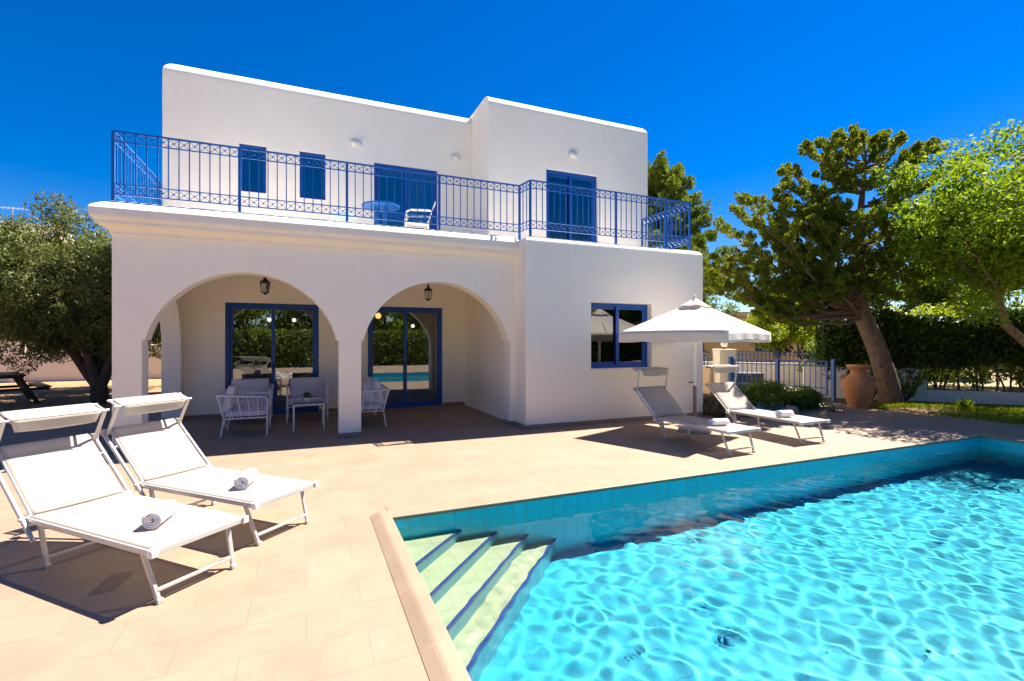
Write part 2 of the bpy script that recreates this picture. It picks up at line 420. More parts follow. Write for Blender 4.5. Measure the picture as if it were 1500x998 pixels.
tag(gb.build('soil', M['garden_soil'], smooth=0), kind='structure')
dy = MB(); dy.quad((-40,14.6,-.03),(-2.4,14.6,-.03),(-2.4,26,-.03),(-40,26,-.03)); tag(dy.build('yard', M['dirt'], smooth=0), kind='structure')
rd = MB(); rd.add([(x,y,-.035) for x,y in [(13.2,9.6),(17.5,17.5),(16.0,24),(9,24),(9.5,13.5)]], [(0,1,2,3,4)]); tag(rd.build('road', M['asphalt'], smooth=0), kind='structure')

# ------------------------------------------------------------------ swimming pool
pool = thing('swimming_pool', 'turquoise tiled swimming pool with corner steps set in the sandy terrace', 'swimming pool')
def zf(x): return -1.30 - .035*max(0, x-2.4)
xs = [PX0, 2.4, PX1]
fl = MB()
for a, b in zip(xs[:-1], xs[1:]): fl.quad((a,PY0,zf(a)),(b,PY0,zf(b)),(b,PY1,zf(b)),(a,PY1,zf(a)))
recv = [fl.build('basin_floor', M['pool_floor'], pool, smooth=0)]
wl = MB()
for a, b in zip(xs[:-1], xs[1:]):
    wl.quad((a,PY1,zf(a)),(b,PY1,zf(b)),(b,PY1,-.031),(a,PY1,-.031)); wl.quad((b,PY0,zf(b)),(a,PY0,zf(a)),(a,PY0,-.031),(b,PY0,-.031))
wl.quad((PX0,PY0,zf(PX0)),(PX0,PY1,zf(PX0)),(PX0,PY1,-.031),(PX0,PY0,-.031)); wl.quad((PX1,PY1,zf(PX1)),(PX1,PY0,zf(PX1)),(PX1,PY0,-.031),(PX1,PY1,-.031))
recv.append(wl.build('basin_wall', M['pool_wall'], pool, smooth=0))
LEG = [.674, 1.04, 1.38, 1.70]; SZ = [-.36, -.56, -.76, -.97]
for i, (l, z) in enumerate(zip(LEG, SZ)):
    zb = SZ[i+1] if i < 3 else -1.35
    A, B, K = (PX0+l, PY1), (PX0, PY1-l), (PX0, PY1)
    s_ = MB(); s_.add([(*A,z),(*K,z),(*B,z)], [(0,1,2)], 0)
    s_.quad((*B,zb),(*A,zb),(*A,z),(*B,z), 1)
    st = s_.build('step', [M['tread'], M['riser']], pool, smooth=0); recv.append(st)
    n_ = MB(); k = .034; e = .004
    n_.add([(A[0]+e,A[1],z+e),(A[0]-k,A[1],z+e),(B[0],B[1]+k,z+e),(B[0],B[1]-e,z+e),(A[0]+e,A[1],z-.03),(B[0],B[1]-e,z-.03)], [(0,1,2,3),(0,3,5,4)])
    recv.append(n_.build('nosing', M['nosing'], st, smooth=0))
for o in recv: o.cycles.is_caustics_receiver = True
# coping: raised rounded lip along the left, flat stones elsewhere
cp = MB(); prof = [(.535,-.02),(.535,.004),(.55,.010),(.60,.030),(.618,.035),(.635,.035),(.69,.028),(.704,.024),(.712,.012),(.712,-.012),(.703,-.028),(.66,-.04)]
ys = np.linspace(PY0-.2, 4.58, 10)
for i in range(len(prof)-1):
    (xa,za),(xb,zb) = prof[i], prof[i+1]
    cp.quad((xa,ys[0],za),(xb,ys[0],zb),(xb,ys[-1],zb),(xa,ys[-1],za))
cp.add([(x,4.58,z) for x,z in prof], [tuple(range(len(prof)))])
cp.build('coping_lip', M['coping'], pool, smooth=50)
cs = MB(); cs.box(.70,10.5,PY1-.022,4.79,-.034,.003); cs.box(10.478,10.79,PY0,4.79,-.033,.0025); cs.box(.72,10.5,PY0-.29,PY0+.02,-.033,.002)
cs.build('coping', M['coping'], pool, smooth=0, bevel=.008)
# water: real waves, sun light is refracted through them
def water():
    dx = .018; nx = int((PX1-PX0)/dx); ny = int((PY1-PY0)/dx)
    gx = np.linspace(PX0-.004, PX1+.004, nx); gy = np.linspace(PY0-.004, PY1+.004, ny); X, Y = np.meshgrid(gx, gy)
    Z = np.zeros_like(X); rg = np.random.default_rng(11)
    wx = X + .05*np.sin(1.3*Y+.7)+.04*np.sin(2.1*X+1.9*Y); wy = Y + .05*np.sin(1.7*X+.2)+.04*np.sin(2.4*Y-1.1*X)
    for i in range(110):
        lam = rg.uniform(.10, .27); th = rg.uniform(0, 2*math.pi); k = 2*math.pi/lam
        a = .000124*(lam/.20)**1.6
        Z += a*np.sin(k*(wx*math.cos(th)+wy*math.sin(th))+rg.uniform(0, 6.28))
    for i in range(8):
        lam = rg.uniform(.9, 1.8); th = rg.uniform(0, 2*math.pi); k = 2*math.pi/lam
        Z += .0003*np.sin(k*(X*math.cos(th)+Y*math.sin(th))+rg.uniform(0, 6.28))
    calm = .09 + .91*np.clip((X-PX0+(PY1-Y)-1.3)/1.6, 0, 1)     # stiller water over the corner steps
    Z = Z*calm*1.15 - .125
    V = np.stack([X,Y,Z], -1).reshape(-1,3); ix = np.arange(nx*ny).reshape(ny,nx)
    F = np.stack([ix[:-1,:-1],ix[:-1,1:],ix[1:,1:],ix[1:,:-1]], -1).reshape(-1,4)
    me = bpy.data.meshes.new('water'); me.from_pydata(V.tolist(), [], F.tolist()); me.materials.append(M['water']); me.shade_smooth()
    o = bpy.data.objects.new('water', me); C.objects.link(o); o.cycles.is_caustics_caster = True
    return tag(o, kind='structure')
water()

# ------------------------------------------------------------------ villa
villa = thing('villa', 'white two storey villa with arched porch and bright blue balcony railing', 'house')
def wall_xz(mb, x0, x1, z0, z1, yf, yb, holes=(), mi=0):
    X = sorted({x0, x1, *[h[0] for h in holes], *[h[1] for h in holes]}); Z = sorted({z0, z1, *[h[2] for h in holes], *[h[3] for h in holes]})
    Z = [z for z in Z if z0 <= z <= z1]
    for a, b in zip(X[:-1], X[1:]):
        for c, d_ in zip(Z[:-1], Z[1:]):
            cx, cz = (a+b)/2, (c+d_)/2
            if any(h[0] < cx < h[1] and h[2] < cz < h[3] for h in holes): continue
            mb.quad((a,yf,c),(b,yf,c),(b,yf,d_),(a,yf,d_), mi); mb.quad((b,yb,c),(a,yb,c),(a,yb,d_),(b,yb,d_), mi)
    for a, b, c, d_ in holes:
        mb.quad((a,yf,c),(a,yb,c),(a,yb,d_),(a,yf,d_), mi); mb.quad((b,yb,c),(b,yf,c),(b,yf,d_),(b,yb,d_), mi)
        mb.quad((a,yf,d_),(a,yb,d_),(b,yb,d_),(b,yf,d_), mi)
        if c > z0: mb.quad((b,yf,c),(b,yb,c),(a,yb,c),(a,yf,c), mi)
    mb.quad((x0,yb,z0),(x0,yf,z0),(x0,yf,z1),(x0,yb,z1), mi); mb.quad((x1,yf,z0),(x1,yb,z0),(x1,yb,z1),(x1,yf,z1), mi)
    mb.quad((x0,yf,z1),(x1,yf,z1),(x1,yb,z1),(x0,yb,z1), mi)
def arch_wall(mb, mp, u0, u1, z1, t, arches, n=40):
    """mp(u, depth, z) -> point; arches: (ua, ub, spring, rise, foot)"""
    secs = []; u = u0
    for ua, ub, zs, rise, ft in arches:
        if ua > u: secs.append((u, ua, 0, 0))
        secs.append((ua, ua+ft, zs, zs))
        a, b = ua+ft, ub-ft; h = (b-a)/2; cx = (a+b)/2; Rr = (h*h+rise*rise)/(2*rise); zc = zs+rise-Rr
        th0 = math.asin(min(1, h/Rr)) if zc <= zs else math.pi-math.asin(min(1, h/Rr))
        pts = [(cx+Rr*math.sin(th), zc+Rr*math.cos(th)) for th in np.linspace(-th0, th0, n+1)]
        pts[0] = (a, zs); pts[-1] = (b, zs)
        for p, q in zip(pts[:-1], pts[1:]): secs.append((p[0], q[0], p[1], q[1]))
        secs.append((ub-ft, ub, zs, zs)); u = ub
    if u < u1: secs.append((u, u1, 0, 0))
    pz = None
    for a, b, za, zb in secs:
        mb.quad(mp(a,0,za), mp(b,0,zb), mp(b,0,z1), mp(a,0,z1)); mb.quad(mp(b,t,zb), mp(a,t,za), mp(a,t,z1), mp(b,t,z1))
        mb.quad(mp(a,0,za), mp(a,t,za), mp(b,t,zb), mp(b,0,zb))
        if pz is not None and abs(pz-za) > 1e-6:
            lo, hi = min(pz,za), max(pz,za); mb.quad(mp(a,0,lo), mp(a,t,lo), mp(a,t,hi), mp(a,0,hi))
        pz = zb
    mb.quad(mp(u0,t,0), mp(u0,0,0), mp(u0,0,z1), mp(u0,t,z1)); mb.quad(mp(u1,0,0), mp(u1,t,0), mp(u1,t,z1), mp(u1,0,z1))
# porch front with two arches, and the side arch on the left
pw = MB(); arch_wall(pw, lambda u,d_,z: (u, 8.5+d_, z), -2.515, 3.66, 3.5, .32, [(-2.17,.50,1.6,1.045,.035),(.85,3.55,1.6,1.045,.035)])
pw.build('porch_wall', M['plaster'], villa, bevel=.006)
sw = MB(); arch_wall(sw, lambda u,d_,z: (-2.29-d_, u, z), 8.83, 11.69, 3.5, .32, [(9.1,11.45,1.72,.95,.03)])
sw.build('porch_side_wall', M['plaster'], villa)
ND = 2.40
bw = MB(); wall_xz(bw, -2.62, 3.95, 0, 3.18, 11.7, 11.95, [(-1.56,.262,0,ND),(1.315,3.09,0,ND)])
bw.box(3.80,4.2,9.95,11.699,0,3.18)           # inner return on the right of the porch
bw.box(-2.64,-2.4,11.96,19.0,0,3.4)
bw.build('porch_back_wall', M['plaster'], villa)
sl = MB(); sl.box(-2.50,3.649,8.53,19.0,3.18,3.45); sl.build('balcony_floor', M['plaster'], villa, smooth=0)
# cornice with moulded profile, mitred round the left corner
prof = [(.0,3.09),(.028,3.10),(.028,3.14),(.05,3.165),(.085,3.195),(.13,3.215),(.16,3.222),(.16,3.262),(.185,3.285),(.202,3.32),(.205,3.42),(.185,3.455),(.12,3.50),(.0,3.565),(-.14,3.59)]
cn = MB()
for (o0,z0),(o1,z1) in zip(prof[:-1], prof[1:]):
    cn.quad((-2.515-o0,8.5-o0,z0),(3.655,8.5-o0,z0),(3.655,8.5-o1,z1),(-2.515-o1,8.5-o1,z1))
    cn.quad((-2.515-o0,11.9,z0),(-2.515-o0,8.5-o0,z0),(-2.515-o1,8.5-o1,z1),(-2.515-o1,11.9,z1))
cn.quad((-2.375,8.64,3.59),(3.655,8.64,3.59),(3.655,8.64,3.44),(-2.375,8.64,3.44)); cn.quad((-2.375,11.9,3.59),(-2.375,8.64,3.59),(-2.375,8.64,3.44),(-2.375,11.9,3.44))
cn.build('cornice', M['plaster_cornice'], villa, smooth=40)
# rounded caps (parapets)
def cap_box(x0,x1,y0,y1,z0,z1,r,n=6,left=True,right=True,front=True):
    mb = MB(); rings = []
    for i in range(n+1):
        t = math.pi/2*i/n; ins = r*(1-math.cos(t)); z = z1-r+r*math.sin(t)
        rings.append((ins, z))
    rings = [(0,z0)] + rings
    R_ = []
    for ins, z in rings:
        xa = x0+(ins*1.3 if left else 0); xb = x1-(ins if right else 0); ya = y0+(ins*1.25 if front else 0); yb = y1-ins
        R_.append([(xa,ya,z),(xb,ya,z),(xb,yb,z),(xa,yb,z)])
    for A, B in zip(R_[:-1], R_[1:]):
        for k in range(4): mb.quad(A[k], A[(k+1)%4], B[(k+1)%4], B[k])
    mb.add(R_[-1], [(0,1,2,3)]); return mb
# ground floor wing
WX0, WX1, WY = 3.65, 7.80, 8.0
wg = MB(); wall_xz(wg, WX0, WX1, 0, 3.3, WY, WY+.22, [(5.02,6.45,1.06,2.335)])
wg.box(WX0,WX0+.2,WY+.221,12,0,3.3); wg.box(WX1-.2,WX1,WY+.221,19.0,0,3.3)
cb = cap_box(WX0,WX1,WY,19.0,3.3,3.52,.13); wg.add(cb.v, cb.f)
wg.build('wing_wall', M['plaster'], villa, smooth=50)
# upper storey: left block and the block standing forward on the right
D1 = (1.37,2.79,3.4,5.515); D2 = (5.0,6.37,3.4,5.50); W1 = (-1.226,-.742,4.57,5.53); W2 = (-.123,.378,4.56,5.54)
ul = MB(); wall_xz(ul, -2.49, 3.615, 3.40, 6.5, 11.0, 11.2, [D1, W1, W2]); ul.box(-2.49,-2.3,11.201,19.0,3.40,6.5)
cb = cap_box(-2.49,3.615,11.0,19.0,6.5,6.95,.26,8,True,False); ul.add(cb.v, cb.f); ul.build('upper_wall', M['plaster'], villa, smooth=50)
ur = MB(); wall_xz(ur, 3.62, 7.82, 3.45, 6.5, 9.85, 10.05, [D2]); ur.box(3.62,3.82,10.051,19.0,3.45,6.5); ur.box(7.62,7.82,10.051,19.0,3.45,6.5)
cb = cap_box(3.62,7.82,9.85,19.0,6.5,6.95,.24,8,False,True); ur.add(cb.v, cb.f); ur.build('upper_wall', M['plaster'], villa, smooth=50)
# skirting tiles
s_h = .075; e = .012
def skirt(*boxes):
    k = MB()
    for b in boxes: k.box(*b, 0, s_h)
    k.build('skirting', M['skirting'], villa, smooth=0, bevel=.003)
skirt((WX0-e,WX1+e,WY-e,WY),(WX0-e,WX0,WY+.001,8.5),(WX1,WX1+e,WY+.001,12))
for a, b in ((-2.515,-2.17),(.50,.85),(3.55,3.635)):
    skirt((a-e,b+e,8.5-e,8.499),(a-e,a,8.5,8.82),(b,b+e,8.5,8.82))
for a, b in ((-2.29,-1.56),(.262,1.315),(3.09,3.80)): skirt((a,b,11.7-e,11.699))
skirt((3.80-e,3.799,9.951,11.685),(3.80-e,4.2,9.95-e,9.949)); skirt((-2.62,-2.28,11.45-e,11.449))

def frame_ring(mb, x0,x1,z0,z1,y0,y1,w_):
    mb.box(x0,x1,y0,y1,z1-w_,z1); mb.box(x0,x1,y0,y1,z0,z0+w_); mb.box(x0,x0+w_,y0,y1,z0+w_,z1-w_); mb.box(x1-w_,x1,y0,y1,z0+w_,z1-w_)
def sliding(name, x0, x1, z0, z1, y, mat, parent, ow=.065, handle=True):
    dr = MB(); frame_ring(dr, x0+.002, x1-.002, z0+.002, z1-.002, y, y+.11, ow); fr = dr.build(name, mat, parent, smooth=0, bevel=.006)
    mid = (x0+x1)/2
    for a, b, yy in ((x0+ow-.01, mid+.045, y+.055), (mid-.045, x1-ow+.01, y+.012)):
        s_ = MB(); frame_ring(s_, a, b, z0+ow-.01, z1-ow+.01, yy, yy+.038, .075); sa = s_.build('sash', mat, fr, smooth=0, bevel=.005)
        gl = MB(); gl.box(a+.06, b-.06, yy+.014, yy+.022, z0+ow+.05, z1-ow-.05); gl.build('pane', M['glass'], fr, smooth=0)
    if handle:
        h = MB(); h.box(mid-.012,mid+.012,y-.012,y+.011,z0+.95,z0+1.12); h.build('handle', M['iron'], fr, bevel=.004)
    return fr
sliding('sliding_door', -1.56, .262, .0, ND, 11.76, M['blue'], villa)
sliding('sliding_door', 1.315, 3.09, .0, ND, 11.76, M['blue'], villa)
sliding('sliding_door', D1[0], D1[1], 3.455, D1[3], 11.06, M['blue'], villa, handle=False)
sliding('sliding_door', D2[0], D2[1], 3.525, D2[3], 9.91, M['blue'], villa, handle=False)
sliding('window', 5.02, 6.45, 1.06, 2.335, 8.13, M['blue'], villa, ow=.05, handle=False)
for (a,b,c,d_) in (W1, W2):
    s_ = MB(); frame_ring(s_, a+.002, b-.002, c+.002, d_-.002, 11.07, 11.13, .055); fr = s_.build('window', M['blue'], villa, smooth=0, bevel=.005)
    q = MB(); q.box(a+.05, b-.05, 11.09, 11.098, c+.05, d_-.05); q.build('pane', M['glass'], fr, smooth=0)
    q = MB(); q.box(a+.03, b-.03, 11.135, 11.16, c+.03, d_-.03); q.build('dark_backing', M['blue_dark'], fr, smooth=0)  # dark panel added behind the pane, painted as the dark interior
# window sill of the wing
s_ = MB(); s_.box(4.98,6.49,7.965,8.13,1.03,1.058); s_.build('window_sill', M['plaster'], villa, bevel=.006)

# balcony railing
rail = bpy.data.objects.new('balcony_railing', None); C.objects.link(rail); rail.parent = villa
def railing(p, q, n, posts=(True,True), zb=0.0):
    p, q = Vector(p), Vector(q); mb = MB(); d_ = q-p
    for z, r in ((4.58,.016),(4.44,.010),(3.83,.010),(3.69,.011)):
        mb.bar((p.x,p.y,z),(q.x,q.y,z),r*2,r*1.5)
    for k in range(1, n):
        v = p + d_*(k/n); mb.box(v.x-.007,v.x+.007,v.y-.007,v.y+.007,3.69,4.58)
    for k in range(n):
        a = p + d_*(k/n); b = p + d_*((k+1)/n)
        for z0, z1 in ((3.70,3.82),(4.45,4.57)):
            mb.bar((a.x,a.y,z0),(b.x,b.y,z1),.006,.006); mb.bar((a.x,a.y,z1),(b.x,b.y,z0),.006,.006)
            m_ = (a+b)/2; mb.bar((m_.x-.012,m_.y,(z0+z1)/2),(m_.x+.012,m_.y,(z0+z1)/2),.014,.024)
    mb.build('rail_panel', M['blue_rail'], rail, smooth=0)
    for f, v in zip(posts, (p, q)):
        if f:
            pb = MB(); pb.box(v.x-.02,v.x+.02,v.y-.02,v.y+.02,3.50+zb,4.585); pb.build('post', M['blue_rail'], rail, smooth=0, bevel=.003)
RY = 8.6
px_ = [-2.53,-.95,.63,2.21,3.79]
for a, b in zip(px_[:-1], px_[1:]): railing((a,RY,0),(b,RY,0),12,(True,False),.06)
railing((-2.53,RY,0),(-2.53,10.98,0),16,(False,True),.06)
railing((3.79,RY,0),(3.84,8.22,0),3,(True,True))
for a, b in ((3.84,5.74),(5.74,7.0),(7.0,7.64)): railing((a,8.22,0),(b,8.22,0),max(4,round((b-a)/.128)),(False,True))
railing((7.64,8.22,0),(7.64,9.84,0),12,(False,True))

# interior rooms so that the panes have something behind them
rm = MB()
def room(x0,x1,y0,y1,z0,z1):
    rm.quad((x0,y1,z0),(x1,y1,z0),(x1,y1,z1),(x0,y1,z1)); rm.quad((x0,y0,z0),(x0,y1,z0),(x0,y1,z1),(x0,y0,z1))
    rm.quad((x1,y1,z0),(x1,y0,z0),(x1,y0,z1),(x1,y1,z1)); rm.quad((x0,y0,z1),(x1,y0,z1),(x1,y1,z1),(x0,y1,z1)); rm.quad((x0,y0,z0),(x1,y0,z0),(x1,y1,z0),(x0,y1,z0),1)
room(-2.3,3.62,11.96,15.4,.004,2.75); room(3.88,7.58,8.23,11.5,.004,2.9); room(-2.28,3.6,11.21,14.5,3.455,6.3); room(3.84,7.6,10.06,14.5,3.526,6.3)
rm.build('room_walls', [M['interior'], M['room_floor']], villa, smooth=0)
def curtain(x0, x1, y, z0, z1, label, n=7, parent=None):
    mb = MB(); mb.surf(lambda u,v: (x0+(x1-x0)*u, y+.035*math.sin(u*n*6.283)+.01*math.sin(u*17+v*3), z0+(z1-z0)*v), n*10, 4)
    return tag(mb.build('curtain', M['curtain'], smooth=80), label, 'curtain')
curtain(-.1,.24,12.1,.02,2.6,'pale curtain drawn aside inside the sliding door with the coffee table in front')
curtain(-1.53,-1.3,12.1,.02,2.6,'narrow pale curtain at the side of the door behind the armchairs')
curtain(2.72,3.07,12.1,.02,2.6,'pale curtain inside the glass door nearest the wing')
curtain(6.05,6.42,8.35,.9,2.5,'pale curtain inside the blue framed window by the umbrella')
curtain(2.1,2.75,11.35,3.47,5.6,'pale curtain inside the balcony door behind the blue table')
curtain(5.9,6.34,10.2,3.53,5.6,'pale curtain inside the balcony door of the block standing forward')

# dining furniture seen through the doors
t = thing('dining_table', 'dark dining table seen through the glass door behind the armchairs', 'table', (-.6,13.6,.004))
mb = MB(); mb.box(-.9,.9,-.45,.45,.71,.75); mb.build('tabletop', M['wood'], t, bevel=.008)
for sx in (-.82,.82):
    for sy in (-.38,.38): mb = MB(); mb.box(sx-.03,sx+.03,sy-.03,sy+.03,0,.709); mb.build('leg', M['wood_dark'], t, smooth=0)
def dchair(loc, rz, label):
    t = thing('dining_chair', label, 'chair', loc, rz)
    mb = MB(); mb.box(-.21,.21,-.21,.21,.43,.47); mb.build('seat', M['wood_dark'], t, bevel=.008)
    mb = MB(); mb.box(-.20,.20,.19,.215,.56,.96); mb.build('backrest', M['wood_dark'], t, bevel=.008)
    for sx in (-.18,.18):
        mb = MB(); mb.box(sx-.018,sx+.018,-.2,-.165,0,.43); mb.build('leg', M['wood_dark'], t, smooth=0)
        mb = MB(); mb.box(sx-.018,sx+.018,.168,.2,0,.95); mb.build('leg', M['wood_dark'], t, smooth=0)
    return t
dchair((-.25,12.95,.004), R(180), 'dark dining chair inside the room, nearest the coffee table side')
dchair((-1.1,12.95,.004), R(180), 'dark dining chair inside the room, behind the pair of armchairs')
t = thing('sideboard', 'dark cabinet inside the room behind the right glass door', 'cabinet', (1.7,15.1,.004))
mb = MB(); mb.box(-.5,.5,-.2,.2,.05,.95); mb.build('body', M['wood_dark'], t, bevel=.01)
for k in (-.25,.25): mb = MB(); mb.box(k-.23,k+.23,-.22,-.201,.12,.88); dd = mb.build('door', M['wood_dark'], t, bevel=.006); mb = MB(); mb.box(k-.01,k+.01,-.24,-.222,.45,.6); mb.build('handle', M['iron'], dd)
def pendant(loc, label, mat='lamp', r=.045, drop=.5):
    t = thing('pendant_lamp', label, 'lamp', loc)
    mb = MB(); mb.lathe([(.002,-r)]+[(r*math.cos(a),r*math.sin(a)) for a in np.linspace(-1.4,1.4,9)]+[(.002,r)],16); mb.build('globe', M[mat], t, smooth=80)
    mb = MB(); mb.tube([(0,0,r),(0,0,drop)], .006, 6); mb.build('cord', M['iron'], t)
pendant((-.85,13.6,2.12),'lit white globe lamp hanging over the dining table, left one'); pendant((-.28,13.6,2.12),'lit white globe lamp hanging over the dining table, right one')
pendant((-.52,13.0,2.38),'lit white globe lamp hanging highest behind the left glass door',drop=.35)
pendant((1.75,13.2,2.25),'orange glowing pendant lamp behind the right glass door','lamp_warm',.075,.48)
pendant((2.7,13.4,2.0),'lit white globe lamp behind the right glass door',drop=.7)

# ------------------------------------------------------------------ lamps on the house
def wall_light(loc, label):
    t = thing('wall_light', label, 'lamp', loc, 0, 'oval lights on the upper walls')
    mb = MB(); mb.surf(lambda u,v: (.105*math.cos(math.pi*(u))*math.sin(math.pi*v) , -.075*math.sin(math.pi*u)*math.sin(math.pi*v)-.0, .06*math.cos(math.pi*v)), 14, 10)
    mb.build('lens', M['lens'], t, smooth=80)
    mb = MB(); mb.surf(lambda u,v: (.112*math.cos(math.pi*u)*(.35+.65*math.sin(math.pi*(.5+.5*v)) if 0 else 1)*(1-.25*v), -.085*math.sin(math.pi*u)*(1-.25*v), .0+.066*v), 14, 4)
    mb.build('hood', M['white_metal'], t, smooth=80, solid=.004)
    mb = MB(); mb.box(-.115,.115,-.012,-.001,-.065,.07); mb.build('back_plate', M['white_metal'], t, bevel=.01)
wall_light((.98,11.0,5.84),'oval wall light left of the wide balcony door on the long upper wall')
wall_light((3.22,11.0,5.86),'oval wall light in the corner right of the wide balcony door')
wall_light((5.69,9.85,5.885),'oval wall light above the balcony door of the block standing forward')
def lantern(loc, label, s):
    t = thing('hanging_lantern', label, 'lantern', loc, .3, 'lanterns hanging in the porch arches')
    mb = MB()
    for k in range(6):
        a = k*math.pi/3; mb.tube([(.062*math.cos(a),.062*math.sin(a),.02),(.085*math.cos(a),.085*math.sin(a),.20)], .006, 5)
    mb.lathe([(.002,-.03),(.02,-.015),(.03,0),(.066,.008),(.066,.022)],6); mb.lathe([(.10,.195),(.10,.21),(.05,.25),(.028,.275),(.02,.29),(.03,.305),(.012,.33),(.004,.34)],6)
    mb.build('frame', M['iron'], t, smooth=30)
    mb = MB(); mb.lathe([(.055,.025),(.078,.195)],6,cap=False); mb.build('lantern_glass', M['glass_top'], t, smooth=0)
    mb = MB(); n = int((s-.34)/.035)
    for k in range(n):
        z = .34+k*.035; r_ = .014
        pts = [((r_*math.cos(a) if k%2 else 0),(0 if k%2 else r_*math.cos(a)), z+.02+.022*math.sin(a)) for a in np.linspace(0,6.283,9)]
        mb.tube(pts, .0035, 4, cap=False)
    mb.build('chain', M['iron'], t)
lantern((-.70,10.1,2.47),'dark iron lantern hanging in the arch with the armchairs',.71)
lantern((2.36,10.1,2.45),'dark iron lantern hanging in the arch next to the wing',.73)

# ------------------------------------------------------------------ patio furniture
def cushion(mb, x0,x1,y0,y1,z0,z1, puff=.02):
    nx, ny = 8, 8
    def top(sign):
        def fn(u,v):
            e_ = (1-abs(2*u-1)**4)*(1-abs(2*v-1)**4)
            zc = (z0+z1)/2; h = (z1-z0)/2
            return (x0+(x1-x0)*u, y0+(y1-y0)*v, zc+sign*(h*.62+(h*.38+puff)*e_))
        return fn
    a = top(1); b = top(-1)
    mb.surf(a, nx, ny); mb.surf(lambda u,v: b(1-u,v), nx, ny)
    for (f0,f1) in ((lambda t:(t,0),0),(lambda t:(1,t),0),(lambda t:(1-t,1),0),(lambda t:(0,1-t),0)):
        mb.surf(lambda u,v,f0=f0: tuple(np.array(b(*f0(u)))*(1-v)+np.array(a(*f0(u)))*v), nx, 2)
def lounge_chair(name, label, loc, rz, Wd, Dp, ncush, cat, group=None):
    t = thing(name, label, cat, loc, rz, group)
    hw, hd = Wd/2, Dp/2; r = .0125
    fr = MB()
    fr.tube([(-hd,-hw,.30),(hd,-hw,.30),(hd,hw,.30),(-hd,hw,.30),(-hd,-hw,.30)], r, 6)
    bx = -hd-.10
    top = [(hd,-hw,.30),(hd,-hw,.60),(hd-.03,-hw,.635),(hd-.12,-hw-.005,.645),(bx,-hw-.02,.69),(bx-.01,-hw+.03,.695),(bx-.01,hw-.03,.695),(bx,hw+.02,.69),(hd-.12,hw+.005,.645),(hd-.03,hw,.635),(hd,hw,.60),(hd,hw,.30)]
    fr.tube(top, r, 6)
    for s in (-1,1): fr.tube([(-hd,s*hw,.30),(bx,s*(hw+.02),.69)], r, 6)
    fr.build('frame', M['white_metal'], t, smooth=60)
    sp = MB()
    for s in (-1,1):
        for k in range(1,5):
            x = hd-(hd*2)*k/5.0; f = k/5.0; x2 = hd-(hd+hd+.10)*k/5.0
            sp.tube([(x,s*hw,.30),(x2,s*(hw+.01),.645+.04*f)], .008, 5)
    n = int(Wd/.035)
    for k in range(1,n):
        y = -hw+Wd*k/n; sp.tube([(-hd,y,.30),(bx-.005,y,.69)], .005, 4, cap=False)
    sp.build('spindles', M['white_metal'], t, smooth=60)
    for sx in (-1,1):
        for sy in (-1,1):
            mb = MB(); mb.tube([(sx*hd,sy*hw,.30),(sx*hd+(.0 if sx>0 else -.05),sy*hw,0)], r*1.1, 6); mb.build('leg', M['white_metal'], t, smooth=60)
    w1 = Wd/ncush
    for k in range(ncush):
        y0 = -hw+w1*k+.02; y1 = -hw+w1*(k+1)-.02
        mb = MB(); cushion(mb, -hd+.02, hd-.02, y0, y1, .315, .425, .008); mb.build('seat_cushion', M['cushion'], t, smooth=50)
        mb = MB(); cushion(mb, -.21, .21, y0+.02, y1-.02, -.07, .07, .02)
        o = mb.build('back_cushion', M['cushion'], t, smooth=50); o.location = (-hd+.06,0,.62); o.rotation_euler = (0,R(-76),0)
    return t
GA = 'white metal armchairs in the porch'
c1 = lounge_chair('armchair', 'white slatted armchair seen from the side, nearest the left pillar', (-.93,9.62,0), 0, .74, .64, 1, 'armchair', GA)
dup(c1, (-1.02,10.78,0), R(-90), 'white slatted armchair against the back wall, behind the side-on one', GA)
dup(c1, (.03,10.75,0), R(-90), 'white slatted armchair facing out behind the coffee table', GA)
so_ = lounge_chair('patio_sofa', 'white slatted patio sofa with leaning cushions, half hidden by the middle pillar', (1.0,10.0,0), R(180), 1.5, .64, 2, 'sofa')
t = tag(bpy.data.objects.new('scatter_cushion', None), 'pale scatter cushion leaning on the sofa end beside the middle pillar', 'cushion'); C.objects.link(t)
t.location = (1.18,9.46,.60); t.rotation_euler = (R(55),R(15),R(20))
mb = MB(); cushion(mb,-.2,.2,-.2,.2,-.05,.05,.03); mb.build('cover', M['cushion'], t, smooth=50)
t = thing('coffee_table', 'small white coffee table with glass top in front of an armchair', 'table', (.045,9.72,0))
mb = MB(); mb.tube([(-.25,-.33,.455),(.25,-.33,.455),(.25,.33,.455),(-.25,.33,.455),(-.25,-.33,.455)], .0125, 6); mb.build('frame', M['white_metal'], t, smooth=60)
for sx in (-.25,.25):
    for sy in (-.33,.33): mb = MB(); mb.tube([(sx,sy,.455),(sx,sy,0)], .0125, 6); mb.build('leg', M['white_metal'], t, smooth=60)
mb = MB(); mb.box(-.255,.255,-.335,.335,.468,.476); mb.build('tabletop', M['glass_top'], t, smooth=0)
t = thing('potted_plant', 'small green succulent in a white pot on the coffee table', 'plant', (.02,9.62,.4765))
mb = MB(); mb.lathe([(.05,0),(.055,.005),(.062,.085),(.058,.085),(.056,.07),(.002,.07)],20); mb.build('flowerpot', M['white_metal'], t, smooth=40)
P = RNG.normal(0,.028,(160,3))+np.array([0,0,.12]); leaf_object('plant_leaves', P, .07, .022, M['succulent'], t, D=(P-np.array([0,0,.06]))*12, spread=.4)

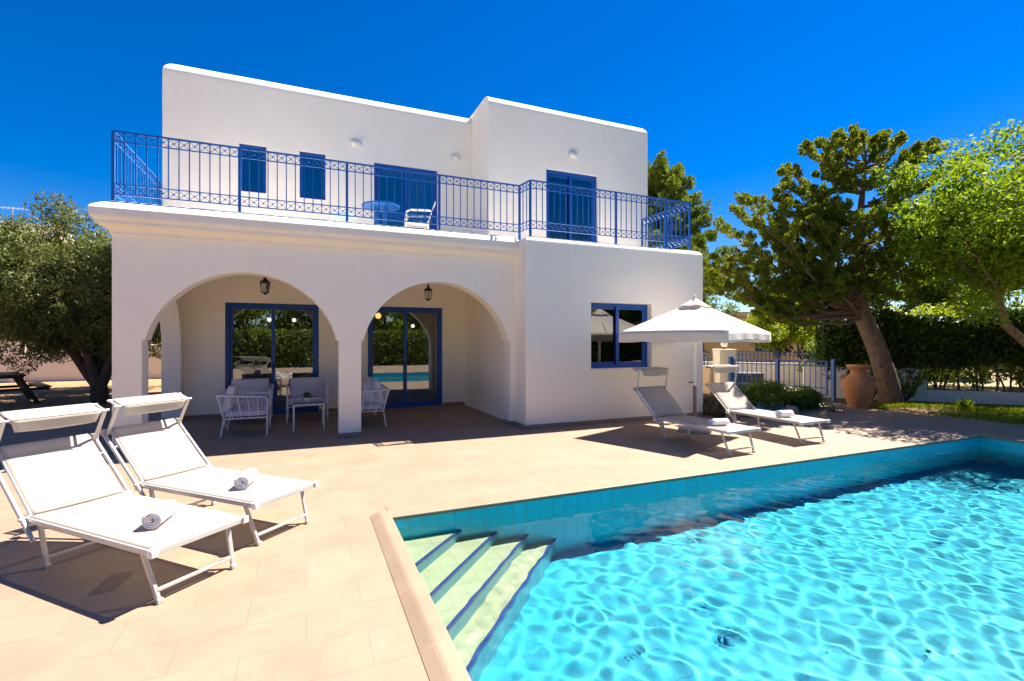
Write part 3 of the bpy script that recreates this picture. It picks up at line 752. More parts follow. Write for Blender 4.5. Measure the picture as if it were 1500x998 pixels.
# ------------------------------------------------------------------ balcony furniture
t = thing('balcony_table', 'round blue table on the balcony in front of the wide door', 'table', (1.33,9.65,3.45))
mb = MB(); mb.lathe([(.002,.72),(.33,.715),(.36,.72),(.36,.745),(.35,.75),(.002,.75)],32); mb.build('tabletop', M['blue_rail'], t, smooth=40)
for k in range(4):
    a = k*math.pi/2+.4; mb = MB(); mb.tube([(.12*math.cos(a),.12*math.sin(a),.715),(.10*math.cos(a),.10*math.sin(a),.4),(.27*math.cos(a),.27*math.sin(a),0)], .022, 8); mb.build('leg', M['blue_rail'], t, smooth=60)
def bchair(loc, rz, label):
    t = thing('balcony_chair', label, 'chair', loc, rz)
    mb = MB(); mb.surf(lambda u,v: (-.22+.44*u, -.23+.46*v, .43-.02*math.sin(math.pi*u)*math.sin(math.pi*v)), 8, 8); mb.build('seat', M['white_metal'], t, smooth=60, solid=.02)
    mb = MB()
    for k in range(7):
        y = -.2+.4*k/6; mb.bar((-.21-.02*math.cos(y*5),y,.47),(-.33-.03*math.cos(y*5),y*1.08,.86-.10*abs(y/.2)**2*.3),.035,.012,(1,0,0))
    mb.surf(lambda u,v: (-.335+.0*v-.03*math.cos((u-.5)*2.4), -.24+.48*u, .84+.05*v-.04*(2*u-1)**2), 10, 1); mb.build('backrest', M['white_metal'], t, smooth=60, solid=.012)
    for s in (-1,1):
        mb = MB(); mb.tube([(.2,s*.24,.43),(.2,s*.255,.62),(.12,s*.26,.655),(-.27,s*.245,.67)], .02, 7); mb.build('arm', M['white_metal'], t, smooth=60)
        for sx in (-1,1): mb = MB(); mb.tube([(sx*.2,s*.22,.42),(sx*.25,s*.25,0)], .02, 7); mb.build('leg', M['white_metal'], t, smooth=60)
    return t
b1 = bchair((2.0,9.6,3.45), R(172), 'white chair on the balcony right of the blue round table')
t = thing('balcony_stool', 'low pale blue stool on the balcony left of the blue table', 'stool', (.62,9.25,3.45))
mb = MB(); mb.lathe([(.002,.36),(.20,.355),(.225,.365),(.23,.385),(.215,.40),(.17,.392),(.002,.38)],28); mb.build('seat', simple('pale_blue_plastic',(.30,.52,.72),.4), t, smooth=50)
for k in range(4):
    a = k*math.pi/2+.5; mb = MB(); mb.tube([(.15*math.cos(a),.15*math.sin(a),.36),(.22*math.cos(a),.22*math.sin(a),0)], .016, 7); mb.build('leg', M['white_metal'], t, smooth=60)

# ------------------------------------------------------------------ sun loungers
def make_lounger(label):
    t = thing('sun_lounger', label, 'sun lounger', (0,0,0), 0, 'white sun loungers round the pool')
    fr = MB(); H = .33
    for s in (-1,1):
        fr.bar((-.74,s*.318,H),(.70,s*.318,H),.026,.036)
    fr.bar((.695,-.318,H),(.695,.318,H),.026,.036); fr.bar((-.72,-.305,H-.005),(-.72,.305,H-.005),.022,.026)
    fr.build('bed_frame', M['alu'], t, bevel=.004)
    for s in (-1,1):
        mb = MB(); mb.box(.672,.722,s*.318-.022,s*.318+.022,H-.024,H+.024); mb.build('corner_joint', M['white_metal'], t, bevel=.006)
        mb = MB(); mb.box(-.76,-.69,s*.318-.018,s*.318+.018,H-.05,H+.024); mb.build('corner_joint', M['white_metal'], t, bevel=.006)
    mb = MB(); mb.surf(lambda u,v: (-.735+1.425*u, -.312+.624*v, H+.021-.014*(1-(2*v-1)**2)*(1-(2*u-1)**6)), 24, 12); mb.build('seat_sling', M['sling'], t, smooth=80, solid=.004)
    hx, hz = -.70, H+.01; tx, tz = -1.20, .77
    bk = MB()
    for s in (-1,1):
        dx, dz = (hx-tx), (hz-tz)
        bk.tube([(tx,s*.352,tz),(hx,s*.352,hz),(hx+dx*.30,s*.352,hz+dz*.30)], .0155, 10)
        bk.tube([(tx+.02,s*.300,tz+.012),(hx,s*.300,hz+.012)], .011, 8)
    bk.tube([(tx+.02,-.30,tz+.012),(tx+.02,.30,tz+.012)], .011, 8)
    bk.build('back_frame', M['alu'], t, smooth=50)
    for s in (-1,1):
        mb = MB(); mb.box(tx-.02,tx+.045,s*.352-.019,s*.352+.019,tz-.03,tz+.022); mb.build('hinge', M['plastic_grey'], t, bevel=.004)
        mb = MB(); mb.tube([(hx,s*.30,hz+.012),(hx,s*.372,hz)], .012, 8); mb.build('pivot', M['plastic_grey'], t)
        mb = MB(); mb.tube([(tx+.16,s*.30,tz-.128),(tx+.16,s*.366,tz-.134)], .009, 7); mb.build('pivot', M['plastic_grey'], t)
    mb = MB(); mb.surf(lambda u,v: (hx+(tx+.02-hx)*u+.012*math.sin(math.pi*v)*.8, -.298+.596*v, hz+.02+(tz+.01-hz)*u-.020*math.sin(math.pi*v)*math.sin(math.pi*min(1,u*1.0))), 12, 12)
    mb.build('back_sling', M['sling'], t, smooth=80, solid=.004)
    for s in (-1,1):
        mb = MB(); mb.bar((.555,s*.292,H-.015),(.665,s*.258,0.008),.028,.024); mb.box(.652,.682,s*.257-.02,s*.257+.02,0,.03); mb.build('leg', M['alu'], t, bevel=.004)
        mb = MB(); mb.bar((-.60,s*.292,H-.015),(-.545,s*.275,.008),.030,.026); mb.box(-.562,-.528,s*.274-.02,s*.274+.02,0,.03); mb.build('leg', M['alu'], t, bevel=.004)
    mb = MB(); mb.bar((.645,-.26,.075),(.645,.26,.075),.024,.018); mb.build('crossbar', M['alu'], t, bevel=.003); mb = MB(); mb.bar((-.555,-.276,.07),(-.555,.276,.07),.024,.018); mb.build('crossbar', M['alu'], t, bevel=.003)
    # sunshade on two swinging arms
    sh = bpy.data.objects.new('sunshade', None); C.objects.link(sh); sh.parent = t; sh.location = (-1.15,0,.745); sh.empty_display_size = .1
    ax, az = 0, 0; fx, fz = .15, .262; rx, rz_ = .015, .305
    for s in (-1,1):
        mb = MB(); mb.bar((ax,s*.335,az),(fx,s*.335,fz),.016,.030,(0,1,0)); mb.bar((fx,s*.33,fz),(rx,s*.33,rz_),.014,.022,(0,1,0)); mb.build('arm', M['alu'], sh, bevel=.003)
    mb = MB(); mb.tube([(fx,-.365,fz),(fx,.365,fz)], .010, 8); mb.tube([(rx,-.345,rz_),(rx,.345,rz_)], .010, 8); mb.build('rod', M['alu'], sh, smooth=60)
    def strip(path, u, v):
        y = -.302+.604*u; f = v*(len(path)-1); i = min(int(f), len(path)-2); k = f-i
        return (path[i][0]*(1-k)+path[i+1][0]*k, y, path[i][1]*(1-k)+path[i+1][1]*k)
    top = [(rx-.008,rz_-.03),(rx-.014,rz_),(rx,rz_+.015),(rx*.7+fx*.3,rz_*.7+fz*.3+.008),(rx*.3+fx*.7,rz_*.3+fz*.7+.008),(fx-.01,fz+.016),(fx+.013,fz+.004),(fx+.004,fz-.018)]
    def can(u,v):
        x, y, z = strip(top, u, v); return (x, y, z-.02*(1-(2*u-1)**2)*max(0, math.sin(math.pi*(v*7-2)/3) if 2 <= v*7 <= 5 else 0))
    mb = MB(); mb.surf(can, 14, 28); mb.build('shade_cloth', M['sling'], sh, smooth=60, solid=.003)
    def vl(u,v):
        sag = 1-(2*u-1)**2; return (fx+.014-.02*v-.012*sag*v, (-.298+.596*u)*(1-.10*v), fz-.004-.085*v-.010*sag*v)
    mb = MB(); mb.surf(vl, 14, 5); mb.build('shade_flap', M['sling'], sh, smooth=60, solid=.003)
    return t
l1 = make_lounger('white sun lounger at the front left, its head end cut off by the frame')
l1.scale = (1,.955,1); l1.location = (-1.11,4.22,0); l1.rotation_euler = (0,0,R(-46))
dup(l1, (-.632,4.926,0), R(-45.5), 'white sun lounger in front of the left porch pillar, beside the front one')
l3 = dup(l1, (5.605,5.72,0), R(-86.5), 'white sun lounger beside the umbrella pole, nearest the house wall')
l4 = dup(l1, (7.275,5.835,0), R(-90.5), 'white sun lounger right of the umbrella pole, in front of the gate bushes')
for l in (l3, l4):                       # their sunshades are tipped back
    for c in kids(l):
        if c.name.startswith('sunshade'):
            c.rotation_euler = (0, R(-18), 0); c.scale = (1.15, 1, 1.25)
def towel(loc, rz, label, R0=.058, L_=.28, flat=1.0):
    t = thing('rolled_towel', label, 'towel', loc, rz, 'rolled white towels on the loungers')
    n = 90; turns = 3.4; pts = []
    for i in range(n+1):
        a = i/n; th = a*turns*2*math.pi; r_ = .008+(R0-.008)*a**.9
        pts.append((r_*math.cos(th-1.9), r_*math.sin(th-1.9)*flat+R0*flat))
    mb = MB()
    mb.surf(lambda u,v: (-L_/2+L_*v + .004*math.sin(u*40), pts[int(round(u*n))][0], pts[int(round(u*n))][1]+.002), n, 6)
    mb.build('cloth', M['towel'], t, smooth=70, solid=.0105)
    return t
ZT = .346
towel((-.925,4.05,ZT), R(82), 'rolled white towel on the front left lounger')
towel((-.475,4.80,ZT), R(80), 'rolled white towel on the lounger in front of the left porch pillar')
towel((5.62,5.45,ZT), R(-10), 'rolled white towel on the lounger nearest the house wall', .064, .27, .8)
towel((7.22,5.62,ZT), R(-12), 'rolled white towel on the lounger in front of the gate bushes', .068, .24, .85)

# ------------------------------------------------------------------ umbrella
t = thing('garden_umbrella', 'square white garden umbrella standing between the two loungers by the house', 'umbrella', (6.33,6.68,0), R(-22.9))
HW = 1.34
def canopy(u, v):
    # u: around (0..1), v: 0 apex .. 1 rim
    k = u*4; i = int(k) % 4; f = k-int(k)
    a0, a1 = i*math.pi/2, (i+1)*math.pi/2
    p = np.array([math.cos(a0),math.sin(a0)])*(1-f)+np.array([math.cos(a1),math.sin(a1)])*f
    e_ = 1-abs(2*f-1); rim = 1-.035*math.sin(math.pi*f)
    rr = .14+(HW-.14)*v
    z = 2.235+(1.735-2.235)*v**1.0 - .045*math.sin(math.pi*v)*(1-abs(2*f-1)**2*1.0)*1.0 + .02*v*math.sin(math.pi*f)
    return (p[0]*rr*rim, p[1]*rr*rim, z)
mb = MB(); mb.surf(canopy, 64, 14); cl = mb.build('canopy', M['umbrella'], t, smooth=28, solid=.004)
def val(u, v):
    x, y, z = canopy(u, 1.0); k = u*4; f = k-int(k); fl = .012*math.sin(u*88)*v
    n_ = Vector((x,y,0)).normalized(); dz = .165+.012*abs(math.sin(f*math.pi*4.5))
    return (x+n_.x*(fl+.01*v), y+n_.y*(fl+.01*v), z-dz*v)
mb = MB(); mb.surf(val, 128, 4); mb.build('valance', M['umbrella'], cl, smooth=40, solid=.003)
def vent(u, v):
    k = u*4; i = int(k) % 4; f = k-int(k); a0, a1 = i*math.pi/2, (i+1)*math.pi/2
    p = np.array([math.cos(a0),math.sin(a0)])*(1-f)+np.array([math.cos(a1),math.sin(a1)])*f
    rr = .02+.27*v; return (p[0]*rr, p[1]*rr, 2.345-.155*v+.012*math.sin(math.pi*f*3)*v*v)
mb = MB(); mb.surf(vent, 48, 6); mb.build('vent_cap', M['umbrella'], cl, smooth=28, solid=.004)
mb = MB(); mb.lathe([(.002,2.33),(.018,2.335),(.024,2.36),(.022,2.385),(.008,2.405),(.002,2.41)],14); mb.build('finial', M['pole_white'], t, smooth=60)
mb = MB(); mb.lathe([(.029,.80),(.029,2.34)],18); mb.build('pole', M['pole_white'], t, smooth=60)
mb = MB(); mb.lathe([(.032,.05),(.032,.45),(.031,.80)],18); mb.lathe([(.042,.05),(.042,.20),(.034,.21)],18); mb.build('lower_pole', M['pole_wood'], t, smooth=50)
mb = MB(); mb.tube([(-.03,0,.86),(-.085,0,.86)], .014, 8); mb.lathe([(.002,-.012),(.03,-.01),(.03,.01),(.002,.012)],10,(-.085,0,.86)); mb.build('crank', M['pole_wood'], t, smooth=40)
for k in range(8):
    a = k*math.pi/4; L_ = HW*.98 if k % 2 == 0 else HW*.68
    mb = MB(); mb.bar((.03*math.cos(a),.03*math.sin(a),2.20),(L_*math.cos(a),L_*math.sin(a),1.735 if k%2==0 else 1.755),.014,.018); mb.build('rib', M['pole_white'], t, smooth=0)
mb = MB(); mb.lathe([(.29,0),(.30,.01),(.295,.055),(.27,.075),(.05,.09),(.045,.09)],8); mb.build('base', M['concrete'], t, smooth=30, bevel=.006)

# ------------------------------------------------------------------ trees on the right
def F(lat, fwd, z=0.0): return (lat*.921+fwd*.389, -lat*.389+fwd*.921, z)     # metres right of / ahead of where the photographer stood
def sprays(limbs, per_len, slen, srad, nleaf, up=.45, start=.3):
    P = []; D = []
    for pts in limbs:
        pts = [np.array(p) for p in pts]; seg = [np.linalg.norm(b-a) for a, b in zip(pts[:-1], pts[1:])]; L_ = sum(seg)
        n = max(4, int(L_*(1-start)*per_len))
        for k in range(n+2):
            s = (start+(1-start)*RNG.uniform(0,1))*L_ if k < n else L_*.995
            acc = 0
            for i, sg in enumerate(seg):
                if acc+sg >= s or i == len(seg)-1: break
                acc += sg
            f = min(1, (s-acc)/max(sg,1e-6)); c = pts[i]*(1-f)+pts[i+1]*f; dr = (pts[i+1]-pts[i])/max(sg,1e-6)
            u = unit(1)[0]*.75; u[2] = abs(u[2])*.6
            ax = dr*(.75 if k < n else 1.6)+u+np.array([0,0,up]); ax /= np.linalg.norm(ax)
            sl_ = slen*RNG.uniform(.6,1.25)*(1.0-.25*(s/L_)); m_ = int(nleaf*RNG.uniform(.8,1.2))
            tt = RNG.uniform(0,1,(m_,1)); rr = srad*np.sin(np.pi*np.clip(tt*.80+.18,0,1))*RNG.uniform(.5,1,(m_,1))
            q = unit(m_); q -= ax*(q@ax)[:,None]; q /= np.linalg.norm(q,axis=1,keepdims=True)
            P.append(c+ax*tt*sl_+q*rr); D.append(ax*.9+q*.7)
    return np.concatenate(P), np.concatenate(D)

# leaning conifer
con = thing('conifer', 'large dark conifer with a leaning trunk and spreading boughs behind the clay urn', 'tree', (13.92,7.78,-.03))
B0 = Vector((13.92,7.78,-.03))
def cf(px, py, dep=0.0):           # a point of the crown, 12.4 m out
    k = (12.4+dep)/714; return Vector(F((px-750)*k, 12.4+dep, 1.6+(499-py)*k))-B0
tr = MB(); fork = cf(1266,468)
tpath = [Vector((0.05,-.02,-.1)), Vector((0,0,.06)), (cf(1300,560)), (cf(1288,520)), (cf(1277,492)), fork, cf(1258,435), cf(1257,395), cf(1258,345), cf(1262,295,.1), cf(1268,240,.1)]
tr.tube(tpath, [.36,.27,.235,.22,.21,.20,.13,.115,.095,.07,.03], 14)
limbs = []
low = [(1040,425),(1034,392),(1068,378),(1062,340),(1100,298),(1085,318),(1135,322),(1160,355),(1085,438),(1185,318),(1110,395),(1140,415),(1050,408),(1120,350),(1170,395),(1200,372)]
hi = [(1146,262),(1150,240),(1143,285),(1156,303),(1178,212),(1205,200),(1232,194),(1258,190),(1286,200),(1312,202),(1340,214),(1374,204),(1334,250),(1305,320),(1350,268),(1215,240),(1195,275),(1240,250),(1285,245),(1200,310),(1230,300),(1310,280)]
mid = [(1215,415),(1330,400),(1300,430),(1190,435),(1340,360),(1240,360),(1285,375),(1320,330),(1220,335),(1265,320),(1235,420),(1280,425)]
def limb(px, py, dep, base, r):
    e_ = cf(px, py, dep); pts = curve(base, e_, 6, .0, .05)
    # boughs sweep out, then turn up at the tips
    L_ = (e_-base).length
    for i in (1,2,3,4): pts[i].z -= .10*L_*math.sin(math.pi*i/6)
    tr.tube(pts, [r*(1-.85*i/6) for i in range(7)], 6, cap=False); limbs.append(pts)
for px, py in low:
    for dep in (RNG.uniform(-1.5,-.5), RNG.uniform(.2,1.6)): limb(px+RNG.uniform(-6,6), py+RNG.uniform(-6,6), dep, fork.lerp(tpath[6], RNG.uniform(0,1)), .055)
leader = tpath[6:]; lz = [395,345,295,240]
def leader_at(y):                        # point of the leader at a given height in the crown
    ys_ = [435,395,345,295,240]; y = min(434, max(241, y))
    for a_ in range(4):
        if ys_[a_] >= y >= ys_[a_+1]: return leader[a_].lerp(leader[a_+1], (ys_[a_]-y)/(ys_[a_]-ys_[a_+1]))
    return leader[1]
nlow = len(limbs)
for px, py in hi:
    py += 10
    for dep in (RNG.uniform(-1.2,-.1), RNG.uniform(.1,1.2)):
        limb(px+RNG.uniform(-7,7), py+RNG.uniform(-5,5), dep, leader_at(py+.42*abs(px-1262)+14), .042)
nhi = len(limbs)
for px, py in mid:
    for dep in (-1.3, 1.2): limb(px, py, dep+RNG.uniform(-.4,.4), tpath[6].lerp(tpath[8], RNG.uniform(0,1)), .04)
twigs = []
for li, pts in enumerate(limbs):                        # side boughs, spread flat, tips turned up
    L_ = sum((b-a).length for a, b in zip(pts[:-1], pts[1:])); n = 2+int(L_*1.3)
    for k in range(n):
        f = .38+.6*(k+RNG.uniform(0,1))/n; i = min(5, int(f*6)); c = pts[i].lerp(pts[i+1], f*6-i); d = (pts[i+1]-pts[i]).normalized()
        a = (1 if k % 2 else -1)*RNG.uniform(.45,1.05); d = Matrix.Rotation(a, 3, 'Z') @ d
        l = RNG.uniform(.35,.85)*(1.15-.5*f)*(.52 if nlow <= li < nhi else 1); e1 = c+d*l*.6; e2 = c+d*l+Vector((0,0,l*RNG.uniform(.02,.28)))
        twigs.append([c, e1, e2]); tr.tube([c,e1,e2], [.014,.010,.004], 4, cap=False)
tr.build('trunk', M['bark_pine'], con, smooth=60)
P1, D1_ = sprays(limbs, 6.5, .24, .085, 46, .10, .45)
P2, D2_ = sprays(twigs, 9.5, .23, .082, 48, .08, .10)
P = np.concatenate([P1,P2]); D = np.concatenate([D1_,D2_])
leaf_object('crown', P, .080, .034, M['pine_leaf'], con, D=D, spread=.4)

# pine behind the house
def pine_tree(loc, h, rad, label, nl=40, group=None, mat='pine_far'):
    t = thing('pine_tree', label, 'tree', loc, 0, group)
    tk = MB(); tk.tube(curve((0,0,-.1),(.2,.1,h*.93),8,0,.02), [.22*(1-.9*i/8) for i in range(9)], 10)
    lb = []
    for k in range(nl):
        f = (k+.5)/nl; z = h*(.36+.60*f); a = k*2.4; r_ = rad*(1-.75*f**1.5)*RNG.uniform(.75,1.1)
        pts = curve((.15*f,0,z-.3),(r_*math.cos(a),r_*math.sin(a),z+.35*RNG.uniform(.4,1.4)),4,-.05,.04); lb.append(pts)
        tk.tube(pts, [.05,.04,.03,.02,.01], 5, cap=False)
    tk.build('trunk', M['bark_pine'], t, smooth=60)
    P, D = sprays(lb, 8, .6, .27, 95, .4, .2); leaf_object('crown', P, .2, .05, M[mat], t, D=D, spread=.7)
    return t
pine_tree((*F(5.75,19.5)[:2],0), 8.5, 2.6, 'green pine rising behind the right end of the balcony', 64)

def leafy_tree(name, label, loc, trunk, cc, rad, nc, rr, per, ll, lw, mat, bark, shell=.5, group=None, zmin=None, flat=.8, nlimb=14, tr_r=.12):
    t = thing(name, label, 'tree', loc, 0, group); b0 = np.array(loc)
    cs, rs = ellipsoid_clumps(nc, np.array(cc)-b0, rad, rr[0], rr[1], shell, None if zmin is None else zmin-loc[2])
    tk = MB(); tp = [Vector(np.array(p)-b0) for p in trunk]
    tk.tube(tp, [tr_r*(1.25 if i == 0 else 1-.5*i/len(tp)) for i in range(len(tp))], 12)
    for k in range(min(nlimb, nc)):
        tk.tube(curve(tp[-1], cs[k*nc//nlimb], 5, .1, .06), [tr_r*.4,tr_r*.33,tr_r*.27,tr_r*.2,tr_r*.14,tr_r*.07], 6, cap=False)
    tk.build('trunk', M[bark], t, smooth=60)
    P, O = clump_points(cs, rs, per, flat)
    leaf_object('crown', P, ll, lw, M[mat], t, Nrm=O+np.array([0,0,.6])); return t
# bright tree at the right, trunk leaning in from outside the picture
leafy_tree('almond_tree', 'bright green leafy tree leaning in at the right edge over the hedge', (16.2,5.2,-.03),
    [(16.2,5.2,-.1),(15.8,5.3,.7),(15.1,5.5,1.35),(14.4,5.75,1.95),(14.2,5.8,2.6)], F(10.75,10.95,4.0), (2.7,2.1,2.0), 165, (.34,.6), 185, .125, .05, 'lime_leaf', 'bark_light', .2, zmin=1.95, nlimb=26)
# olive on the left
ol = thing('olive_tree', 'grey green olive tree with several stems beside the left end of the house', 'tree', (-4.9,15.7,-.03))
tk = MB(); stems = []
for a, q in enumerate([(-1.5,.3,2.7),(-.5,-.4,3.0),(.3,.3,2.9),(.9,-.3,2.6),(-.9,.8,2.8),(-.1,.1,3.2)]):
    pts = [Vector((0,0,-.1)), Vector((.04*math.cos(a),.04*math.sin(a),.35)), Vector((q[0]*.16,q[1]*.2,.75)), Vector((q[0]*.45,q[1]*.5,1.5)), Vector((q[0]*.8,q[1]*.8,2.2)), Vector(q)]
    tk.tube(pts, [.20,.15,.12,.10,.075,.04], 10); stems.append(Vector(q))
cs, rs = ellipsoid_clumps(170, (-.75,.15,2.9), (2.45,2.25,2.05), .3, .52, .4, .95)
c2, r2 = ellipsoid_clumps(40, (.55,.1,3.35), (1.5,1.6,1.4), .3, .5, .4, 1.5); cs += c2; rs += r2
for k in range(24): tk.tube(curve(stems[k%6], cs[k*5], 4, .1, .06), [.04,.033,.025,.017,.008], 5, cap=False)
tk.build('trunk', M['bark_olive'], ol, smooth=60)
P, O = clump_points(cs, rs, 330, .85); leaf_object('crown', P, .10, .036, M['olive_leaf'], ol, Nrm=O+np.array([0,0,.5]))

o2 = thing('olive_tree', 'second olive tree further back, its leaves showing through the porch side arch', 'tree', (-6.2,19.8,-.03))
tk = MB(); tk.tube([(0,0,-.1),(.1,0,.6),(0,.1,1.3),(-.2,0,2.0)], [.2,.15,.12,.09], 10)
cs, rs = ellipsoid_clumps(150, (.2,0,2.75), (2.9,2.5,2.0), .3, .55, .4, 1.25)
for k in range(20): tk.tube(curve((-.1,0,1.7), cs[k*7], 4, .1, .06), [.06,.045,.03,.02,.01], 5, cap=False)
tk.build('trunk', M['bark_olive'], o2, smooth=60)
P, O = clump_points(cs, rs, 260, .85); leaf_object('crown', P, .12, .045, M['olive_leaf'], o2, Nrm=O+np.array([0,0,.5]))
def shrub(name, label, loc, rad, n, rr, per, ll, lw, mat, group=None, stems=5, shell=.5, cat='shrub'):
    t = thing(name, label, cat, loc, 0, group)
    cs, rs = ellipsoid_clumps(n, (0,0,rad[2]*.9), rad, rr[0], rr[1], shell, .03)
    tk = MB()
    for k in range(stems): tk.tube(curve((RNG.normal(0,.05),RNG.normal(0,.05),-.05), cs[k*n//stems], 4, .05, .06), [.02,.017,.013,.01,.005], 5, cap=False)
    tk.build('stem', M['bark_olive'], t, smooth=60)
    P, O = clump_points(cs, rs, per, .85); leaf_object('foliage', P, ll, lw, M[mat], t, Nrm=O+np.array([0,0,.5])); return t

# boundary wall, hedge
WA, WB = Vector((13.3,9.75,0)), Vector((18.8,4.2,0)); wd = (WB-WA).normalized(); wn = Vector((-wd.y,wd.x,0))
def along(s, off=0, z=0): v = WA+wd*s+wn*off; return (v.x,v.y,z)
mb = MB(); SL = 2.85
mb.bar(along(0,0,.385),along(SL,0,.385),.18,.83); mb.bar(along(SL+.001,0,.125),along(8,0,.125),.178,.31)
mb.bar(along(-.0,0,.815),along(SL+.03,0,.815),.24,.05)
tag(mb.build('garden_wall', M['plaster_fence'], smooth=0, bevel=.008), 'low white garden wall under the dark hedge, stepping down to the right', 'wall')
hd = thing('hedge', 'long dark clipped hedge over the low white wall at the right', 'hedge', along(4,.35,0))
o3 = Vector(along(4,.35,0)); P = []; n = 60000
ss = RNG.uniform(-3.55,5.6,n); oo = RNG.normal(0,.27,n); zz = .55+1.75*RNG.uniform(0,1,n)**.8; 
zz += .10*np.sin(ss*2.3)+.06*np.sin(ss*5.1)
keep = ~((zz < .95) & (RNG.uniform(0,1,n) < .55))
gap = (ss > -.9) & (zz < .92+.1*np.sin(ss*4)) & (RNG.uniform(0,1,n) < .86); keep &= ~gap
edge_bias = np.where(RNG.uniform(0,1,n) < .6, np.sign(oo)*RNG.uniform(.32,.55,n), oo)
P = np.stack([wd.x*ss+wn.x*edge_bias, wd.y*ss+wn.y*edge_bias, zz], 1)[keep]
leaf_object('foliage', P, .12, .065, M['hedge_leaf'], hd, Nrm=np.tile(np.array([[-wn.x,-wn.y,.5]]),(len(P),1))*.4)
mb = MB()
for k in range(46):
    s = -3.45+k*.19+RNG.normal(0,.05); mb.tube(curve((wd.x*s,wd.y*s,-.03),(wd.x*(s+RNG.normal(0,.3)),wd.y*(s+RNG.normal(0,.3)),2.1),5,0,.07), [.028,.024,.02,.016,.012,.006], 5, cap=False)
mb.build('stem', M['bark_olive'], hd, smooth=60)
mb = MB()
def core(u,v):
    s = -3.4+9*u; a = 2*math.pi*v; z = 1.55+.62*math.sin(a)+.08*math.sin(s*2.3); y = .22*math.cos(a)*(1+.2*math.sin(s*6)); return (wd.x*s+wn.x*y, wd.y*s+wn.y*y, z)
mb.surf(core, 60, 12); mb.build('dark_core', M['hedge_core'], hd, smooth=60)  # dark solid added inside so the hedge is not see-through
# sunny bushes behind the hedge
sp = [(11.7,17.0,1.3,1.35,'bush_leaf'),(13.2,17.3,1.5,1.62,'yellow_leaf'),(14.7,16.9,1.5,1.55,'yellow_leaf'),(16.1,17.0,1.5,1.6,'bush_leaf'),(17.6,16.5,1.5,1.55,'yellow_leaf'),(19.4,16.5,1.6,1.35,'bush_leaf')]
LB = ['mid green bush behind the hedge, left of the leaning trunk','yellow green bush peeping over the hedge just right of the leaning trunk','yellow green bush over the middle of the hedge','green bush over the hedge under the bright tree','yellow green bush over the hedge near the right edge','green bush over the hedge at the very right edge']
for (la,fw,rx,rz,mt), lb in zip(sp, LB):
    p = F(la,fw); shrub('bush', lb, (p[0],p[1],-.04), (rx,rx,rz), 44, (.3,.5), 170, .13, .07, mt, 'sunny bushes behind the hedge', 6, .45)
# tree beyond the gate
p = F(11.2,20.6); leafy_tree('street_tree', 'rounded bright tree standing beyond the blue gate', (p[0],p[1],-.03), [(p[0],p[1],-.1),(p[0]+.05,p[1],.7),(p[0],p[1],1.3)], (p[0],p[1],2.4), (1.85,1.6,1.25), 70, (.3,.48), 240, .12, .06, 'yellow_leaf', 'bark_olive', .4, zmin=1.2, tr_r=.13)
for la, fw, zz_, lb, mt in ((13.6,21.5,2.8,'dark evergreen tree beyond the gate, left of the leaning trunk','hedge_leaf'),(10.0,27.5,2.6,'dark green tree beyond the gate pillar above the umbrella','bush_leaf'),(16.2,23.5,3.3,'tall dark evergreen far behind the hedge','hedge_leaf'),(20.0,22.5,3.6,'tall evergreen far behind the hedge at the right edge','bush_leaf')):
    p = F(la,fw); leafy_tree('street_tree', lb, (p[0],p[1],-.03), [(p[0],p[1],-.1),(p[0],p[1]+.1,zz_*.5)], (p[0],p[1],zz_), (2.0,2.0,zz_*.72), 80, (.4,.65), 130, .18, .09, mt, 'bark_olive', .4, zmin=.8, tr_r=.16)

# urn
t = thing('clay_urn', 'big terracotta urn standing at the foot of the leaning conifer', 'urn', (12.18,7.52,-.03))
mb = MB(); mb.lathe([(.02,0),(.185,0),(.20,.015),(.205,.06),(.25,.20),(.305,.36),(.335,.50),(.338,.58),(.315,.67),(.26,.755),(.195,.81),(.165,.85),(.162,.90),(.19,.95),(.235,.985),(.25,1.005),(.25,1.045),(.235,1.05),(.20,1.04),(.165,1.0),(.15,.9),(.02,.7)],40)
for z, r_ in ((.50,.337),(.60,.334),(.42,.321),(.30,.285)): mb.lathe([(r_-.01,z-.014),(r_+.006,z),(r_-.01,z+.014)],40,cap=False)
mb.build('body', M['terracotta'], t, smooth=60)
for s in (-1,1): mb = MB(); a = .5+s*1.57; mb.tube([(.30*math.cos(a),.30*math.sin(a),.68),(.345*math.cos(a),.345*math.sin(a),.72),(.32*math.cos(a),.32*math.sin(a),.79),(.24*math.cos(a),.24*math.sin(a),.78)], .02, 8); mb.build('handle', M['terracotta'], t, smooth=60)

